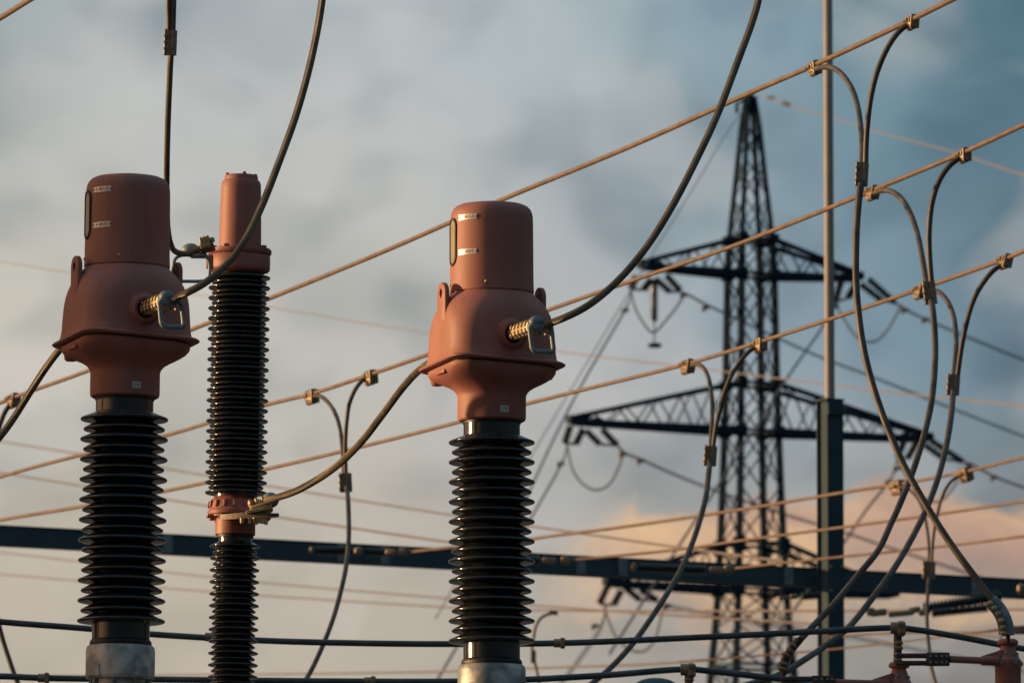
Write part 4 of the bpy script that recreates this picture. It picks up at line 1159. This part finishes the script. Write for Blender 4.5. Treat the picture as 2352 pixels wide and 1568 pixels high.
# ------------------------------------------------------------------ ground
g = MB(); S = 3500
g.v = [Vector((-S, -S, 0)), Vector((S, -S, 0)), Vector((S, S, 0)), Vector((-S, S, 0))]; g.f = [(0, 1, 2, 3)]; g.uv = [None]
tag(g.build('ground', 'gravel'), 'grey gravel ground of the switchyard', 'ground', kind='structure')

# ------------------------------------------------------------------ sun and sky
SUN_AZ = R(8)      # degrees behind the plane of the row, from the left
SUN_EL = R(6)
sd = Vector((-math.cos(SUN_AZ) * math.cos(SUN_EL), math.sin(SUN_AZ) * math.cos(SUN_EL), math.sin(SUN_EL)))
ld = bpy.data.lights.new('sun', 'SUN'); ld.energy = 5.0; ld.angle = R(.55); ld.color = (1.0, .61, .29)
lo = bpy.data.objects.new('sun', ld); COL.objects.link(lo)
lo.rotation_euler = sd.to_track_quat('Z', 'Y').to_euler()

w = bpy.data.worlds.new('World'); scene.world = w; w.use_nodes = True
nt = w.node_tree; nd = nt.nodes; lk = nt.links
bg = nd['Background']
def lin(c):
    return tuple(((x / 255) / 12.92 if x / 255 <= .04045 else ((x / 255 + .055) / 1.055) ** 2.4) for x in c) + (1,)
def mth(op, *a, clamp=False):
    n = nd.new('ShaderNodeMath'); n.operation = op; n.use_clamp = clamp
    for i, v in enumerate(a):
        if isinstance(v, (int, float)): n.inputs[i].default_value = v
        else: lk.new(v, n.inputs[i])
    return n.outputs[0]
def ramp(fac, stops, ease='EASE'):
    r = nd.new('ShaderNodeValToRGB'); cr = r.color_ramp; cr.interpolation = ease
    while len(cr.elements) < len(stops): cr.elements.new(.5)
    for e, (p, c_) in zip(cr.elements, stops):
        e.position = p; e.color = lin(c_) if len(c_) == 3 else c_
    lk.new(fac, r.inputs['Fac']); return r.outputs['Color']
def mixc(f, a, b_, mode='MIX'):
    n = nd.new('ShaderNodeMix'); n.data_type = 'RGBA'; n.blend_type = mode
    if isinstance(f, (int, float)): n.inputs[0].default_value = f
    else: lk.new(f, n.inputs[0])
    for i, v in ((6, a), (7, b_)):
        if isinstance(v, tuple): n.inputs[i].default_value = v
        else: lk.new(v, n.inputs[i])
    return n.outputs[2]
def smooth(x, a, b_):
    n = nd.new('ShaderNodeMapRange'); n.interpolation_type = 'SMOOTHSTEP'
    n.inputs['From Min'].default_value = a; n.inputs['From Max'].default_value = b_
    lk.new(x, n.inputs['Value']); return n.outputs[0]
tcn = nd.new('ShaderNodeTexCoord')
sep = nd.new('ShaderNodeSeparateXYZ'); lk.new(tcn.outputs['Generated'], sep.inputs[0])
az = mth('ARCTAN2', sep.outputs[0], sep.outputs[1])
el = mth('ARCSINE', sep.outputs[2])
comb = nd.new('ShaderNodeCombineXYZ'); lk.new(az, comb.inputs[0]); lk.new(mth('MULTIPLY', el, 1.35), comb.inputs[1])
def noise(scale, detail, rough=.5, off=(0, 0, 0), dist=0):
    mp = nd.new('ShaderNodeMapping'); mp.inputs['Location'].default_value = off
    lk.new(comb.outputs[0], mp.inputs['Vector'])
    n = nd.new('ShaderNodeTexNoise'); n.inputs['Scale'].default_value = scale; n.inputs['Detail'].default_value = detail
    n.inputs['Roughness'].default_value = rough; n.inputs['Distortion'].default_value = dist
    lk.new(mp.outputs[0], n.inputs['Vector']); return n.outputs['Fac']
# az -0.06..0.06 and el 0.09..0.17 is the part of the sky in the photo
n1 = noise(26, 3, .5, (3.1, 1.7, 0)); n2 = noise(80, 1.5, .4, (7.3, 2.2, 0)); n3 = noise(45, 2.5, .45, (1.3, 9.2, 0), .4)
w1 = mth('MULTIPLY', mth('SUBTRACT', n1, .5), .030)
U = mth('ADD', mth('DIVIDE', az, .1176), .5)
U2 = mth('ADD', U, mth('MULTIPLY', mth('SUBTRACT', n1, .5), .28))
V = mth('DIVIDE', mth('SUBTRACT', el, .0917), .0784)
top = ramp(U2, [(0, (160, 170, 172)), (.3, (182, 187, 190)), (.5, (172, 183, 188)), (.72, (132, 156, 168)), (.86, (110, 140, 154)), (1, (84, 116, 132))])
mid = ramp(U2, [(0, (194, 190, 180)), (.35, (188, 186, 180)), (.55, (172, 175, 177)), (.75, (142, 158, 168)), (.9, (118, 142, 156)), (1, (104, 126, 140))])
bot = ramp(U2, [(0, (186, 176, 160)), (.4, (181, 172, 159)), (.55, (170, 165, 156)), (.75, (156, 151, 145)), (1, (136, 134, 131))])
c1 = mixc(smooth(V, .08, .50), bot, mid)
c2 = mixc(smooth(V, .48, 1.0), c1, top)
# mottled cloud: broad soft dark patches, finer ones inside, and pale veils
hi = smooth(V, .02, .45)
n5 = noise(44, 1, .4, (5.7, 4.1, 0)); n6 = noise(110, 4, .55, (2.2, 8.8, 0), .4)
dk_ = mth('ADD', mth('MULTIPLY', smooth(n5, .44, .74), .36), mth('MULTIPLY', smooth(n2, .44, .74), .36))
c3 = mixc(mth('MULTIPLY', dk_, mth('ADD', mth('MULTIPLY', hi, .50), .50)), c2, mixc(1.0, c2, (.42, .50, .55, 1), 'MULTIPLY'))
c3 = mixc(mth('MULTIPLY', smooth(n3, .50, .70), .28), c3, lin((205, 203, 200)))
c3 = mixc(mth('MULTIPLY', smooth(n6, .50, .72), .04), c3, lin((96, 112, 120)))
# warm cumulus bank low on the right
n7 = noise(62, 6, .55, (11.3, 3.2, 0), .3)
Vc = mth('ADD', V, mth('MULTIPLY', mth('SUBTRACT', n7, .5), .26))
edge = ramp(U, [(.0, (0, 0, 0, 1)), (.45, (0, 0, 0, 1)), (.53, (.20, .20, .20, 1)), (.62, (.29, .29, .29, 1)), (.72, (.25, .25, .25, 1)), (.84, (.285, .285, .285, 1)), (1, (.26, .26, .26, 1))], 'LINEAR')
sepc = nd.new('ShaderNodeSeparateColor'); lk.new(edge, sepc.inputs[0])
dv = mth('SUBTRACT', sepc.outputs[0], Vc)
rim = mth('MULTIPLY', smooth(dv, -.015, .03), mth('SUBTRACT', 1.0, smooth(dv, .08, .22)))
bank = mth('MULTIPLY', smooth(dv, -.012, .035), mth('SUBTRACT', 1.0, smooth(V, .02, .20)))
bank = mth('MULTIPLY', mth('MAXIMUM', mth('MULTIPLY', rim, .95), mth('MULTIPLY', smooth(dv, -.012, .035), mth('MULTIPLY', smooth(V, .06, .20), .55))), smooth(U, .50, .64))
warm = ramp(n7, [(.36, (186, 152, 134)), (.66, (228, 188, 144))])
c3 = mixc(1.0, c3, (1.08, 1.07, 1.05, 1), 'MULTIPLY')
c4 = mixc(bank, c3, warm)
c4 = mixc(mth('MULTIPLY', mth('MULTIPLY', smooth(n5, .5, .62), .35), mth('MULTIPLY', smooth(U, .6, .8), mth('SUBTRACT', 1.0, smooth(V, .12, .22)))), c4, lin((104, 104, 108)))
# the rest of the sky: clear physical sky under broken grey cloud
sky = nd.new('ShaderNodeTexSky'); sky.sky_type = 'NISHITA'; sky.sun_disc = False
sky.sun_elevation = SUN_EL; sky.sun_rotation = R(278); sky.air_density = 1.3; sky.dust_density = 1.5
vs = nd.new('ShaderNodeVectorMath'); vs.operation = 'SCALE'; lk.new(sky.outputs[0], vs.inputs[0]); vs.inputs['Scale'].default_value = .10
n4 = noise(4, 5, .55)
cl_ = mixc(n4, mixc(smooth(sep.outputs[2], .15, .75), lin((16, 40, 58)), lin((94, 126, 144))), mixc(smooth(sep.outputs[2], .15, .75), lin((30, 58, 76)), lin((134, 160, 174))))
wide = mixc(.85, vs.outputs[0], cl_)
dt = nd.new('ShaderNodeVectorMath'); dt.operation = 'DOT_PRODUCT'; lk.new(tcn.outputs['Generated'], dt.inputs[0]); dt.inputs[1].default_value = tuple(FW)
near = smooth(dt.outputs['Value'], .93, .992)
fin = mixc(near, wide, c4)
ds = nd.new('ShaderNodeVectorMath'); ds.operation = 'DOT_PRODUCT'; lk.new(tcn.outputs['Generated'], ds.inputs[0]); ds.inputs[1].default_value = tuple(sd)
glow = mth('POWER', smooth(ds.outputs['Value'], .35, 1.0), 3.0)
fin = mixc(glow, fin, (1.2, .64, .30, 1))
# scale up by ten, background strength 0.1
vs2 = nd.new('ShaderNodeVectorMath'); vs2.operation = 'SCALE'; lk.new(fin, vs2.inputs[0]); vs2.inputs['Scale'].default_value = 10
lk.new(vs2.outputs[0], bg.inputs['Color']); bg.inputs['Strength'].default_value = .10

# ------------------------------------------------------------------ camera
cd = bpy.data.cameras.new('camera'); cam = bpy.data.objects.new('camera', cd); COL.objects.link(cam)
cam.location = CAM; cam.rotation_euler = (PI / 2 + PITCH, 0, 0)
cd.sensor_width = 36; cd.lens = F / 2352 * 36
cd.clip_start = .5; cd.clip_end = 8000
cd.dof.use_dof = True; cd.dof.focus_distance = 40.2; cd.dof.aperture_fstop = 11.0
scene.camera = cam
scene.view_settings.view_transform = 'Standard'; scene.view_settings.look = 'None'
scene.view_settings.exposure = 0; scene.view_settings.gamma = 1
scene.render.film_transparent = False
